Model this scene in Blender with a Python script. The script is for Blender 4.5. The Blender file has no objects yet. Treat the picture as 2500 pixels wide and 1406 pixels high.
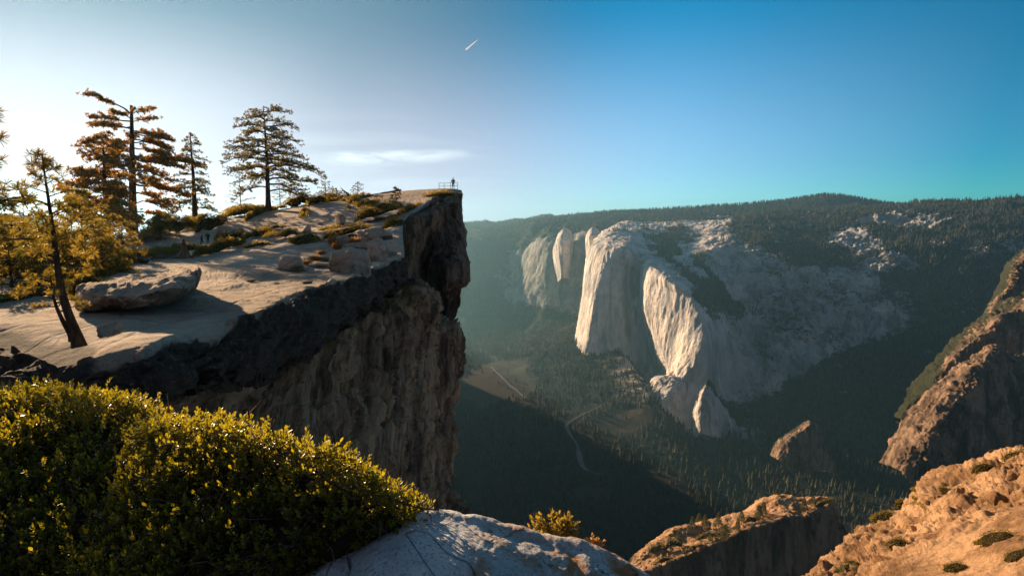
import bpy, math, random
import numpy as np
from mathutils import Vector

# ------------------------------------------------------------------ camera, sky, sun, exposure
SC = bpy.context.scene
COL = SC.collection
FPX = 1400.0
TH = math.atan(158.0 / FPX)
cam = bpy.data.cameras.new("camera")
cam.sensor_width = 36.0
cam.lens = FPX / 2500.0 * 36.0
cam.clip_start = 0.05
cam.clip_end = 80000.0
cam_o = bpy.data.objects.new("camera", cam)
COL.objects.link(cam_o)
cam_o.location = (0, 0, 0)
cam_o.rotation_euler = (math.radians(90) - TH, 0, 0)
SC.camera = cam_o

SUN_AZ = math.radians(43.5)      # to the left of the view
SUN_EL = math.radians(13.0)
SDIR = Vector((-math.sin(SUN_AZ) * math.cos(SUN_EL), math.cos(SUN_AZ) * math.cos(SUN_EL), math.sin(SUN_EL)))
SKY_STRENGTH = 0.052
SUN_STRENGTH = 5.0
HAZE_DENSITY = 0.34e-4

world = bpy.data.worlds.new("World")
SC.world = world
world.use_nodes = True


def build_world():
    nt = world.node_tree
    nt.nodes.clear()
    N = nt.nodes.new
    L = nt.links.new
    out = N("ShaderNodeOutputWorld")
    bg = N("ShaderNodeBackground")
    bg.inputs["Strength"].default_value = SKY_STRENGTH
    sky = N("ShaderNodeTexSky")
    sky.sky_type = 'NISHITA'
    sky.sun_disc = False
    sky.sun_elevation = SUN_EL
    sky.sun_rotation = -SUN_AZ
    sky.altitude = 2300
    sky.air_density = 1.0
    sky.dust_density = 0.6
    sky.ozone_density = 3.0
    hs = N("ShaderNodeHueSaturation")
    hs.inputs["Hue"].default_value = 0.476
    hs.inputs["Saturation"].default_value = 1.75
    hs.inputs["Value"].default_value = 1.0
    L(sky.outputs[0], hs.inputs["Color"])
    tc = N("ShaderNodeTexCoord")
    # cosine of the angle between the view direction and the sun
    dot = N("ShaderNodeVectorMath"); dot.operation = 'DOT_PRODUCT'
    L(tc.outputs["Generated"], dot.inputs[0])
    dot.inputs[1].default_value = SDIR
    # sun side loses its saturation: a pale veil round the sun
    veil = N("ShaderNodeMapRange"); veil.interpolation_type = 'SMOOTHSTEP'
    veil.inputs["From Min"].default_value = 0.88
    veil.inputs["From Max"].default_value = 1.0
    veil.inputs["To Min"].default_value = 0.0
    veil.inputs["To Max"].default_value = 1.0
    L(dot.outputs["Value"], veil.inputs["Value"])
    mixv = N("ShaderNodeMix"); mixv.data_type = 'RGBA'
    sepv = N("ShaderNodeSeparateXYZ")
    L(tc.outputs["Generated"], sepv.inputs[0])
    low = N("ShaderNodeMapRange"); low.interpolation_type = 'SMOOTHSTEP'
    low.inputs["From Min"].default_value = 0.08; low.inputs["From Max"].default_value = 0.34
    low.inputs["To Min"].default_value = 1.0; low.inputs["To Max"].default_value = 0.0
    L(sepv.outputs["Z"], low.inputs["Value"])
    vm = N("ShaderNodeMath"); vm.operation = 'MULTIPLY'
    L(veil.outputs[0], vm.inputs[0]); L(low.outputs[0], vm.inputs[1])
    L(vm.outputs[0], mixv.inputs[0])
    damp = N("ShaderNodeMapRange"); damp.interpolation_type = 'SMOOTHSTEP'
    damp.inputs["From Min"].default_value = 0.50; damp.inputs["From Max"].default_value = 1.0
    damp.inputs["To Min"].default_value = 1.0; damp.inputs["To Max"].default_value = 0.12
    L(dot.outputs["Value"], damp.inputs["Value"])
    tint = N("ShaderNodeMix"); tint.data_type = 'RGBA'; tint.blend_type = 'MULTIPLY'
    tint.inputs[0].default_value = 1.0
    L(hs.outputs[0], tint.inputs[6]); tint.inputs[7].default_value = (0.16, 1.22, 1.27, 1)
    away = N("ShaderNodeMapRange"); away.interpolation_type = 'SMOOTHSTEP'
    away.inputs["From Min"].default_value = 0.60; away.inputs["From Max"].default_value = -0.05
    away.inputs["To Min"].default_value = 1.0; away.inputs["To Max"].default_value = 0.62
    L(dot.outputs["Value"], away.inputs["Value"])
    dm2 = N("ShaderNodeMath"); dm2.operation = 'MULTIPLY'
    L(damp.outputs[0], dm2.inputs[0]); L(away.outputs[0], dm2.inputs[1])
    dsc = N("ShaderNodeVectorMath"); dsc.operation = 'SCALE'
    L(tint.outputs[2], dsc.inputs[0]); L(dm2.outputs[0], dsc.inputs["Scale"])
    # the broad veil is grey-mauve high up
    wide = N("ShaderNodeMapRange"); wide.interpolation_type = 'SMOOTHSTEP'
    wide.inputs["From Min"].default_value = 0.64; wide.inputs["From Max"].default_value = 0.96
    wide.inputs["To Max"].default_value = 1.0
    L(dot.outputs["Value"], wide.inputs["Value"])
    wmix = N("ShaderNodeMix"); wmix.data_type = 'RGBA'
    L(wide.outputs[0], wmix.inputs[0]); L(dsc.outputs[0], wmix.inputs[6])
    wmix.inputs[7].default_value = (1.2, 2.3, 3.3, 1)
    L(wmix.outputs[2], mixv.inputs[6])
    mixv.inputs[7].default_value = (7.0, 7.3, 8.2, 1)
    # pale band above the horizon
    sep = N("ShaderNodeSeparateXYZ")
    L(tc.outputs["Generated"], sep.inputs[0])
    hz = N("ShaderNodeMapRange"); hz.interpolation_type = 'SMOOTHSTEP'
    hz.inputs["From Min"].default_value = 0.0
    hz.inputs["From Max"].default_value = 0.36
    hz.inputs["To Min"].default_value = 0.85
    hz.inputs["To Max"].default_value = 0.0
    L(sep.outputs["Z"], hz.inputs["Value"])
    side = N("ShaderNodeMapRange")
    side.inputs["From Min"].default_value = 0.15
    side.inputs["From Max"].default_value = 0.85
    side.inputs["To Min"].default_value = 0.08
    side.inputs["To Max"].default_value = 1.0
    L(dot.outputs["Value"], side.inputs["Value"])
    mulh = N("ShaderNodeMath"); mulh.operation = 'MULTIPLY'
    L(hz.outputs[0], mulh.inputs[0]); L(side.outputs[0], mulh.inputs[1])
    mixh = N("ShaderNodeMix"); mixh.data_type = 'RGBA'
    L(mulh.outputs[0], mixh.inputs[0])
    L(mixv.outputs[2], mixh.inputs[6])
    mixh.inputs[7].default_value = (6.0, 5.9, 7.4, 1)
    # wispy cloud: elongated noise in azimuth / elevation
    azn = N("ShaderNodeMath"); azn.operation = 'ARCTAN2'
    L(sep.outputs["X"], azn.inputs[0]); L(sep.outputs["Y"], azn.inputs[1])
    eln = N("ShaderNodeMath"); eln.operation = 'ARCSINE'
    L(sep.outputs["Z"], eln.inputs[0])

    def window(src, a, b, c, d):
        m1 = N("ShaderNodeMapRange"); m1.interpolation_type = 'SMOOTHSTEP'
        m1.inputs["From Min"].default_value = a; m1.inputs["From Max"].default_value = b
        L(src, m1.inputs["Value"])
        m2 = N("ShaderNodeMapRange"); m2.interpolation_type = 'SMOOTHSTEP'
        m2.inputs["From Min"].default_value = c; m2.inputs["From Max"].default_value = d
        m2.inputs["To Min"].default_value = 1; m2.inputs["To Max"].default_value = 0
        L(src, m2.inputs["Value"])
        mm = N("ShaderNodeMath"); mm.operation = 'MULTIPLY'
        L(m1.outputs[0], mm.inputs[0]); L(m2.outputs[0], mm.inputs[1])
        return mm.outputs[0]
    # the wisp: long body fading to the right, slightly falling to the left
    azs = N("ShaderNodeCombineXYZ")
    L(azn.outputs[0], azs.inputs[0]); L(eln.outputs[0], azs.inputs[1])
    mp = N("ShaderNodeMapping"); mp.inputs["Scale"].default_value = (9, 46, 1)
    mp.inputs["Rotation"].default_value = (0, 0, -0.06)
    L(azs.outputs[0], mp.inputs[0])
    nz = N("ShaderNodeTexNoise"); nz.inputs["Scale"].default_value = 1.0
    nz.inputs["Detail"].default_value = 7; nz.inputs["Distortion"].default_value = 1.2
    L(mp.outputs[0], nz.inputs["Vector"])
    wa = window(azn.outputs[0], -0.318, -0.27, -0.22, -0.01)
    # centre elevation falls a little to the left
    cen = N("ShaderNodeMath"); cen.operation = 'MULTIPLY_ADD'
    L(azn.outputs[0], cen.inputs[0]); cen.inputs[1].default_value = 0.04; cen.inputs[2].default_value = 0.1205
    rel = N("ShaderNodeMath"); rel.operation = 'SUBTRACT'
    L(eln.outputs[0], rel.inputs[0]); L(cen.outputs[0], rel.inputs[1])
    we = window(rel.outputs[0], -0.022, -0.001, 0.002, 0.011)
    cm = N("ShaderNodeMath"); cm.operation = 'MULTIPLY'
    L(wa, cm.inputs[0]); L(we, cm.inputs[1])
    nr = N("ShaderNodeMapRange")
    nr.inputs["From Min"].default_value = 0.34; nr.inputs["From Max"].default_value = 0.62
    L(nz.outputs["Fac"], nr.inputs["Value"])
    cm2 = N("ShaderNodeMath"); cm2.operation = 'MULTIPLY'
    L(cm.outputs[0], cm2.inputs[0]); L(nr.outputs[0], cm2.inputs[1])
    # faint cirrus veil low in the sky
    mp2 = N("ShaderNodeMapping"); mp2.inputs["Scale"].default_value = (2.5, 30, 1)
    L(azs.outputs[0], mp2.inputs[0])
    nz2 = N("ShaderNodeTexNoise"); nz2.inputs["Scale"].default_value = 1.0
    nz2.inputs["Detail"].default_value = 6; nz2.inputs["Distortion"].default_value = 0.8
    L(mp2.outputs[0], nz2.inputs["Vector"])
    nr2 = N("ShaderNodeMapRange")
    nr2.inputs["From Min"].default_value = 0.48; nr2.inputs["From Max"].default_value = 0.75
    L(nz2.outputs["Fac"], nr2.inputs["Value"])
    wc = window(eln.outputs[0], 0.0, 0.04, 0.08, 0.22)
    wc2 = window(azn.outputs[0], -1.2, -0.6, -0.25, 0.1)
    c3 = N("ShaderNodeMath"); c3.operation = 'MULTIPLY'
    L(nr2.outputs[0], c3.inputs[0]); L(wc, c3.inputs[1])
    c4 = N("ShaderNodeMath"); c4.operation = 'MULTIPLY'
    L(c3.outputs[0], c4.inputs[0]); L(wc2, c4.inputs[1])
    c5 = N("ShaderNodeMath"); c5.operation = 'MULTIPLY_ADD'; c5.use_clamp = True
    L(c4.outputs[0], c5.inputs[0]); c5.inputs[1].default_value = 0.35; L(cm2.outputs[0], c5.inputs[2])
    mixc = N("ShaderNodeMix"); mixc.data_type = 'RGBA'
    L(c5.outputs[0], mixc.inputs[0])
    L(mixh.outputs[2], mixc.inputs[6])
    mixc.inputs[7].default_value = (7.6, 8.4, 8.9, 1)
    back = N("ShaderNodeMapRange"); back.interpolation_type = 'SMOOTHSTEP'
    back.inputs["From Min"].default_value = 0.35; back.inputs["From Max"].default_value = -0.35
    L(sepv.outputs["Y"], back.inputs["Value"])
    mixb = N("ShaderNodeMix"); mixb.data_type = 'RGBA'
    L(back.outputs[0], mixb.inputs[0])
    L(mixc.outputs[2], mixb.inputs[6])
    mixb.inputs[7].default_value = (0.80, 1.08, 1.65, 1)
    zen = N("ShaderNodeMapRange"); zen.interpolation_type = 'SMOOTHSTEP'
    zen.inputs["From Min"].default_value = 0.42; zen.inputs["From Max"].default_value = 0.8
    zen.inputs["To Min"].default_value = 1.0; zen.inputs["To Max"].default_value = 0.9
    L(sepv.outputs["Z"], zen.inputs["Value"])
    zm = N("ShaderNodeVectorMath"); zm.operation = 'SCALE'
    L(mixb.outputs[2], zm.inputs[0]); L(zen.outputs[0], zm.inputs["Scale"])
    L(zm.outputs[0], bg.inputs["Color"])
    L(bg.outputs[0], out.inputs["Surface"])


build_world()

sun = bpy.data.lights.new("sun", 'SUN')
sun.energy = SUN_STRENGTH
sun.angle = math.radians(0.5)
sun.color = (1.0, 0.70, 0.43)
sun_o = bpy.data.objects.new("sun", sun)
COL.objects.link(sun_o)
sun_o.rotation_euler = SDIR.to_track_quat('Z', 'Y').to_euler()

SC.view_settings.view_transform = 'Standard'
SC.view_settings.look = 'None'
SC.view_settings.exposure = 1.3
SC.view_settings.gamma = 1.0
SC.view_settings.use_curve_mapping = False
SC.cycles.use_denoising = True
SC.cycles.max_bounces = 5
SC.cycles.diffuse_bounces = 3
SC.cycles.glossy_bounces = 2
SC.cycles.transmission_bounces = 3
SC.cycles.transparent_max_bounces = 8
SC.cycles.volume_bounces = 0
SC.cycles.use_adaptive_sampling = True
SC.cycles.adaptive_threshold = 0.006

# ------------------------------------------------------------------ maths helpers
CT, ST = math.cos(TH), math.sin(TH)


def P(px, py, D):
    """photo pixel + forward distance in metres -> world point"""
    px = np.asarray(px, float); py = np.asarray(py, float); D = np.asarray(D, float)
    x = (px - 1250) / FPX
    v = (703 - py) / FPX
    dy = CT + v * ST
    dz = -ST + v * CT
    return np.stack([x / dy * D, D + 0 * x, dz / dy * D], -1)


def dz(px, py, z):
    """forward distance at which the pixel's ray reaches height z"""
    v = (703 - py) / FPX
    return z / ((-ST + v * CT) / (CT + v * ST))


def Z(px, py, z):
    return (px, py, dz(px, py, z))


_rs = np.random.RandomState(7)
_perm = _rs.permutation(256)
_perm = np.concatenate([_perm, _perm, _perm])
_g = _rs.normal(size=(256, 3)); _g /= np.linalg.norm(_g, axis=1)[:, None]


def perlin(p):
    p = np.asarray(p, float)
    i = np.floor(p).astype(np.int64); f = p - i
    i &= 255
    w = f * f * f * (f * (f * 6 - 15) + 10)
    out = 0
    for a in (0, 1):
        wa = w[..., 0] if a else 1 - w[..., 0]
        ha = _perm[(i[..., 0] + a) & 255]
        for b in (0, 1):
            wb = w[..., 1] if b else 1 - w[..., 1]
            hb = _perm[ha + ((i[..., 1] + b) & 255)]
            for c in (0, 1):
                wc = w[..., 2] if c else 1 - w[..., 2]
                h = _perm[hb + ((i[..., 2] + c) & 255)]
                g = _g[h]
                d = g[..., 0] * (f[..., 0] - a) + g[..., 1] * (f[..., 1] - b) + g[..., 2] * (f[..., 2] - c)
                out = out + wa * wb * wc * d
    return out * 1.6


def fbm(p, o=4, gain=0.5, lac=2.03, ridged=False):
    s = 0; a = 1.0; t = 0
    p = np.asarray(p, float) + 13.7
    for k in range(o):
        n = perlin(p)
        if ridged:
            n = 1 - 2 * np.abs(n)
        s = s + a * n; t += a
        a *= gain; p = p * lac + 5.3
    return s / t


def smooth(a, b, x):
    t = np.clip((x - a) / (b - a), 0, 1)
    return t * t * (3 - 2 * t)


# ------------------------------------------------------------------ scene helpers
def setp(o, label=None, cat=None, group=None, kind=None):
    if label: o['label'] = label
    if cat: o['category'] = cat
    if group: o['group'] = group
    if kind: o['kind'] = kind
    return o


def empty(name, loc, label, cat, group=None):
    o = bpy.data.objects.new(name, None)
    COL.objects.link(o)
    o.location = [float(c) for c in loc]
    o.empty_display_size = 0.2
    return setp(o, label, cat, group)


def mk(name, V, F, mat, parent=None, smoothed=True, attrs=None, matidx=None):
    """V (n,3), F (m,k) or list of such arrays -> one mesh object"""
    V = np.asarray(V, np.float32)
    Fs = F if isinstance(F, list) else [F]
    Fs = [np.asarray(f, np.int32) for f in Fs if len(f)]
    me = bpy.data.meshes.new(name)
    me.vertices.add(len(V))
    me.vertices.foreach_set("co", V.ravel())
    loops = np.concatenate([f.ravel() for f in Fs])
    tot = np.concatenate([np.full(len(f), f.shape[1], np.int32) for f in Fs])
    start = np.concatenate([[0], np.cumsum(tot)[:-1]]).astype(np.int32)
    me.loops.add(len(loops))
    me.loops.foreach_set("vertex_index", loops)
    me.polygons.add(len(tot))
    me.polygons.foreach_set("loop_start", start)
    me.polygons.foreach_set("loop_total", tot)
    me.polygons.foreach_set("use_smooth", np.full(len(tot), smoothed, bool))
    if matidx is not None:
        me.polygons.foreach_set("material_index", matidx.astype(np.int32))
    me.update(calc_edges=True)
    if attrs:
        for k, a in attrs.items():
            at = me.attributes.new(k, 'FLOAT', 'POINT')
            at.data.foreach_set("value", np.asarray(a, np.float32).ravel())
    for m in (mat if isinstance(mat, list) else [mat]):
        me.materials.append(m)
    o = bpy.data.objects.new(name, me)
    COL.objects.link(o)
    if parent is not None:
        o.parent = parent
    return o


def cat_rom(A, ts, c=0.42):
    """A (n, ..., k) stations; ts in index space"""
    n = len(A)
    A = np.concatenate([2 * A[:1] - A[1:2], A, 2 * A[-1:] - A[-2:-1]])
    i = np.clip(np.floor(ts).astype(int), 0, n - 2)
    t = (ts - i).reshape((-1,) + (1,) * (A.ndim - 1))
    p0, p1, p2, p3 = A[i], A[i + 1], A[i + 2], A[i + 3]
    m1 = c * (p2 - p0); m2 = c * (p3 - p1)
    return (2 * t**3 - 3 * t**2 + 1) * p1 + (t**3 - 2 * t**2 + t) * m1 + (-2 * t**3 + 3 * t**2) * p2 + (t**3 - t**2) * m2


def lin_i(A, ts):
    i = np.clip(np.floor(ts).astype(int), 0, len(A) - 2)
    t = (ts - i).reshape((-1,) + (1,) * (A.ndim - 1))
    return A[i] * (1 - t) + A[i + 1] * t


def facet(p, k=3.0, sharp=0.8):
    """stepped noise: flat faces divided by short risers, as in jointed rock"""
    n = fbm(p, 4) * k
    f = np.floor(n)
    return (f + smooth(sharp, 1.0, n - f)) / k


def samp(pix, step):
    """pix (n, m, 2): sample parameters with about `step` photo pixels between them"""
    d = np.linalg.norm(np.diff(pix, axis=0), axis=-1)
    d = np.max(d, axis=1) if d.ndim > 1 else d
    ts = []
    for k, q in enumerate(d):
        c = max(2, int(math.ceil(min(q, 2600) / step)))
        ts.append(k + np.arange(c) / c)
    ts.append(np.array([len(d)]))
    return np.concatenate(ts).astype(float)


class Net:
    """a surface lofted through rows of (px, py, distance) stations"""
    def __init__(s, rows, step=2.5, vstep=None, c=0.42, world_pts=False, lin=0.0):
        A = np.array(rows, float)
        if world_pts:
            us = samp(A.swapaxes(0, 1)[..., :2], step); vs = samp(A[..., :2], vstep or step)
            B = cat_rom(A, vs, c)
            B = cat_rom(B.swapaxes(0, 1), us, c).swapaxes(0, 1)
            s.pos = B; s.px = s.py = s.D = B[..., 0]
        else:
            us = samp(A.swapaxes(0, 1)[..., :2], step)
            vs = samp(A[..., :2], vstep or step)
            A[..., 2] = np.log(A[..., 2])
            B = cat_rom(A, vs, c) * (1 - lin) + lin_i(A, vs) * lin
            B = (cat_rom(B.swapaxes(0, 1), us, c) * (1 - lin) + lin_i(B.swapaxes(0, 1), us) * lin).swapaxes(0, 1)
            s.px, s.py, s.D = B[..., 0], B[..., 1], np.exp(B[..., 2])
            s.pos = P(s.px, s.py, s.D)
        s.U, s.V = np.meshgrid(us, vs)
        s.nrm = s.normals()
        if np.mean(np.sum(s.nrm * s.pos, -1)) > 0:
            s.flip = True
            s.nrm = -s.nrm
        else:
            s.flip = False

    def normals(s):
        du = np.gradient(s.pos, axis=1); dv = np.gradient(s.pos, axis=0)
        n = np.cross(du, dv)
        n /= np.linalg.norm(n, axis=-1)[..., None] + 1e-12
        if getattr(s, 'flip', False):
            n = -n
        return n

    def displace(s, amt, along=None):
        n = s.nrm if along is None else np.asarray(along, float)
        s.pos = s.pos + n * np.asarray(amt)[..., None]
        s.nrm = s.normals()
        return s

    def mesh(s, name, mat, parent=None, attrs=None):
        nv, nu = s.pos.shape[:2]
        idx = np.arange(nv * nu).reshape(nv, nu)
        F = np.stack([idx[:-1, :-1], idx[:-1, 1:], idx[1:, 1:], idx[1:, :-1]], -1).reshape(-1, 4)
        if s.flip:
            F = F[:, ::-1]
        s.nrm_final = s.nrm
        return mk(name, s.pos.reshape(-1, 3), F, mat, parent, attrs=attrs)

    def scatter(s, n, rng, weight=None, slope=None):
        """n random points by world area; returns pos, nrm, (iv, iu)"""
        e1 = s.pos[1:, :-1] - s.pos[:-1, :-1]; e2 = s.pos[:-1, 1:] - s.pos[:-1, :-1]
        area = np.linalg.norm(np.cross(e1, e2), axis=-1)
        if weight is not None:
            area = area * weight[:-1, :-1]
        w = area.ravel(); w = w / w.sum()
        k = rng.choice(len(w), n, p=w)
        iv, iu = np.unravel_index(k, area.shape)
        a = rng.rand(n, 1); b = rng.rand(n, 1)
        p = s.pos[iv, iu] + a * e1[iv, iu] + b * e2[iv, iu]
        return p, s.nrm[iv, iu], (iv, iu)

    def at(s, px, py):
        """surface point nearest to the given photo pixel"""
        d = (s.px - px)**2 + (s.py - py)**2
        k = np.argmin(d)
        return s.pos.reshape(-1, 3)[k].copy()


# ------------------------------------------------------------------ materials
class M:
    def __init__(s, name):
        s.m = bpy.data.materials.new(name)
        s.m.use_nodes = True
        s.nt = s.m.node_tree
        s.nt.nodes.clear()
        s.out = s.N("ShaderNodeOutputMaterial")
        s.tc = s.N("ShaderNodeTexCoord")
        s.co = s.tc.outputs["Object"]

    def N(s, t, **kw):
        n = s.nt.nodes.new(t)
        for k, v in kw.items():
            setattr(n, k, v)
        return n

    def L(s, a, b):
        s.nt.links.new(a, b)

    def noise(s, scale, detail=6, rough=0.6, dist=0.0, stretch=None, rot=None, co=None):
        n = s.N("ShaderNodeTexNoise")
        n.inputs["Scale"].default_value = scale
        n.inputs["Detail"].default_value = detail
        n.inputs["Roughness"].default_value = rough
        n.inputs["Distortion"].default_value = dist
        src = co or s.co
        if rot:
            m = s.N("ShaderNodeMapping"); m.inputs["Rotation"].default_value = rot
            s.L(src, m.inputs[0]); src = m.outputs[0]
        if stretch:
            m = s.N("ShaderNodeMapping"); m.inputs["Scale"].default_value = stretch
            s.L(src, m.inputs[0]); src = m.outputs[0]
        s.L(src, n.inputs["Vector"])
        return n.outputs["Fac"]

    def voro(s, scale, feature='DISTANCE_TO_EDGE', stretch=None, rot=None):
        n = s.N("ShaderNodeTexVoronoi"); n.feature = feature
        n.inputs["Scale"].default_value = scale
        src = s.co
        if rot:
            m = s.N("ShaderNodeMapping"); m.inputs["Rotation"].default_value = rot
            s.L(src, m.inputs[0]); src = m.outputs[0]
        if stretch:
            m = s.N("ShaderNodeMapping"); m.inputs["Scale"].default_value = stretch
            s.L(src, m.inputs[0]); src = m.outputs[0]
        s.L(src, n.inputs["Vector"])
        return n.outputs["Distance"]

    def attr(s, name):
        n = s.N("ShaderNodeAttribute"); n.attribute_name = name
        return n.outputs["Fac"]

    def rng(s, v, a, b, c=0.0, d=1.0):
        n = s.N("ShaderNodeMapRange"); n.interpolation_type = 'SMOOTHSTEP'
        n.inputs["From Min"].default_value = a; n.inputs["From Max"].default_value = b
        n.inputs["To Min"].default_value = c; n.inputs["To Max"].default_value = d
        s.L(v, n.inputs["Value"])
        return n.outputs[0]

    def math(s, op, a, b=None, c=None):
        n = s.N("ShaderNodeMath", operation=op)
        for k, v in enumerate((a, b, c)):
            if v is None: continue
            if isinstance(v, (int, float)): n.inputs[k].default_value = v
            else: s.L(v, n.inputs[k])
        return n.outputs[0]

    def mix(s, f, a, b):
        n = s.N("ShaderNodeMix", data_type='RGBA')
        for k, v in ((0, f), (6, a), (7, b)):
            if isinstance(v, (int, float)): n.inputs[k].default_value = v
            elif isinstance(v, tuple): n.inputs[k].default_value = v + (1,) if len(v) == 3 else v
            else: s.L(v, n.inputs[k])
        return n.outputs[2]

    def bump(s, h, dist, strength=1.0, prev=None):
        n = s.N("ShaderNodeBump")
        n.inputs["Strength"].default_value = strength
        n.inputs["Distance"].default_value = dist
        s.L(h, n.inputs["Height"])
        if prev is not None: s.L(prev, n.inputs["Normal"])
        return n.outputs[0]

    def done(s, color, rough=0.9, normal=None, spec=0.2, translucent=None, tfac=0.45):
        b = s.N("ShaderNodeBsdfPrincipled")
        if isinstance(color, tuple): b.inputs["Base Color"].default_value = color + (1,)
        else: s.L(color, b.inputs["Base Color"])
        if isinstance(rough, float): b.inputs["Roughness"].default_value = rough
        else: s.L(rough, b.inputs["Roughness"])
        b.inputs["Specular IOR Level"].default_value = spec
        if normal is not None: s.L(normal, b.inputs["Normal"])
        sh = b.outputs[0]
        if translucent is not None:
            t = s.N("ShaderNodeBsdfTranslucent")
            if isinstance(translucent, tuple): t.inputs[0].default_value = translucent + (1,)
            else: s.L(translucent, t.inputs[0])
            mx = s.N("ShaderNodeMixShader"); mx.inputs[0].default_value = tfac
            s.L(sh, mx.inputs[1]); s.L(t.outputs[0], mx.inputs[2]); sh = mx.outputs[0]
        s.L(sh, s.out.inputs["Surface"])
        return s.m


def island_random(m):
    g = m.N("ShaderNodeNewGeometry")
    return g.outputs["Random Per Island"]


def leaf_material(name, dark, mid, gold, trans, tfac=0.45, rough=0.45, clump=0.0):
    m = M(name)
    r = island_random(m)
    c = m.mix(m.rng(r, 0.0, 0.7), dark, mid)
    c = m.mix(m.rng(r, 0.72, 1.0), c, gold)
    if clump:
        c = m.mix(m.rng(m.noise(clump, 4), 0.38, 0.62, 0.0, 0.6), c, gold)
    tcol = m.mix(m.rng(r, 0.2, 1.0), trans, tuple(min(1, 1.25 * q) for q in trans))
    if clump:
        tcol = m.mix(m.rng(m.noise(clump * 0.7, 4), 0.38, 0.62, 0.0, 0.85), tcol, (trans[0] * 0.32, trans[1] * 0.5, trans[2] * 0.5))
    return m.done(c, rough, spec=0.35, translucent=tcol, tfac=tfac)


def mat_slab():
    """pale weathered granite of the ledge with dark lichen where the 'dark' mask is painted"""
    m = M("ledge_granite")
    n1 = m.noise(0.18, 6, 0.6)
    n2 = m.noise(1.6, 8, 0.7)
    n3 = m.noise(14.0, 4, 0.7)
    c = m.mix(m.rng(n1, 0.35, 0.65), (0.46, 0.34, 0.235), (0.70, 0.55, 0.41))
    c = m.mix(m.rng(n2, 0.45, 0.75, 0, 0.6), c, (0.30, 0.24, 0.185))
    c = m.mix(m.rng(n3, 0.52, 0.70, 0, 0.5), c, (0.66, 0.58, 0.48))
    c = m.mix(m.rng(n3, 0.32, 0.46, 0.55, 0.0), c, (0.20, 0.145, 0.10))
    # thin cracks
    cr = m.voro(0.28, stretch=(1, 0.35, 1))
    c = m.mix(m.rng(cr, 0.0, 0.010, 0.35, 0.0), c, (0.10, 0.08, 0.06))
    # brown rock under the overhang with streaks
    w1 = m.noise(0.35, 8, 0.65, 0.6, stretch=(1, 1, 0.16), rot=(0.64, 0, 0))
    w2 = m.noise(0.9, 8, 0.7, 0.5, stretch=(1, 1, 0.10), rot=(0.64, 0, 0))
    w3 = m.noise(2.2, 8, 0.75, 0.4, stretch=(1, 1, 0.13), rot=(0.5, 0, 0))
    wall = m.mix(m.rng(w1, 0.38, 0.62), (0.19, 0.112, 0.062), (0.60, 0.375, 0.215))
    wall = m.mix(m.rng(w2, 0.53, 0.68, 0, 0.8), wall, (0.66, 0.42, 0.20))
    wall = m.mix(m.rng(w3, 0.50, 0.60, 0, 0.65), wall, (0.05, 0.036, 0.028))
    wall = m.mix(m.rng(w3, 0.36, 0.44, 0.6, 0.0), wall, (0.50, 0.40, 0.30))
    wall = m.mix(m.rng(w2, 0.30, 0.44, 0.9, 0.0), wall, (0.02, 0.017, 0.015))
    wall = m.mix(m.rng(m.noise(0.12, 4, 0.6, 0.5, stretch=(1, 1, 0.4)), 0.56, 0.66, 0, 0.8), wall, (0.03, 0.026, 0.023))
    c = m.mix(m.attr("wall"), c, wall)
    # dark mask tone: black lichen, and shade painted on the left slope
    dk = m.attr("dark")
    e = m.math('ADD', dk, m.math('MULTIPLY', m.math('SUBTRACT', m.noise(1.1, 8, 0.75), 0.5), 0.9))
    lich_shade = m.mix(m.rng(m.noise(6.0, 8, 0.85), 0.53, 0.66), (0.042, 0.031, 0.024), (0.26, 0.22, 0.18))
    lich_shade = m.mix(m.rng(m.noise(0.5, 8, 0.7, 0.5), 0.48, 0.66, 0, 0.8), lich_shade, (0.085, 0.062, 0.045))
    lich_shade = m.mix(m.rng(m.noise(1.2, 6, 0.7, 0.4, stretch=(1, 1, 0.25)), 0.56, 0.66, 0, 0.8), lich_shade, (0.12, 0.065, 0.025))
    c = m.mix(m.rng(e, 0.36, 0.78, 0.0, 0.93), c, lich_shade)
    ms = m.attr("moss")
    e2 = m.math('MULTIPLY', ms, m.rng(m.noise(0.8, 6, 0.7, stretch=(1, 1, 0.3)), 0.45, 0.6))
    c = m.mix(e2, c, (0.075, 0.068, 0.010))
    sp = m.noise(2.6, 8, 0.75, 0.3, stretch=(1.6, 0.5, 1))
    c = m.mix(m.math('MULTIPLY', m.rng(sp, 0.56, 0.68, 0, 0.55), m.math('SUBTRACT', 1.0, m.attr("wall"))), c, (0.16, 0.12, 0.09))
    b1 = m.bump(m.noise(0.9, 9, 0.65), 0.45)
    b2 = m.bump(m.noise(7.0, 6, 0.75), 0.10, prev=b1)
    b3 = m.bump(m.rng(cr, 0.0, 0.03), 0.05, prev=b2)
    return m.done(c, 0.92, b3, 0.15)


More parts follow.
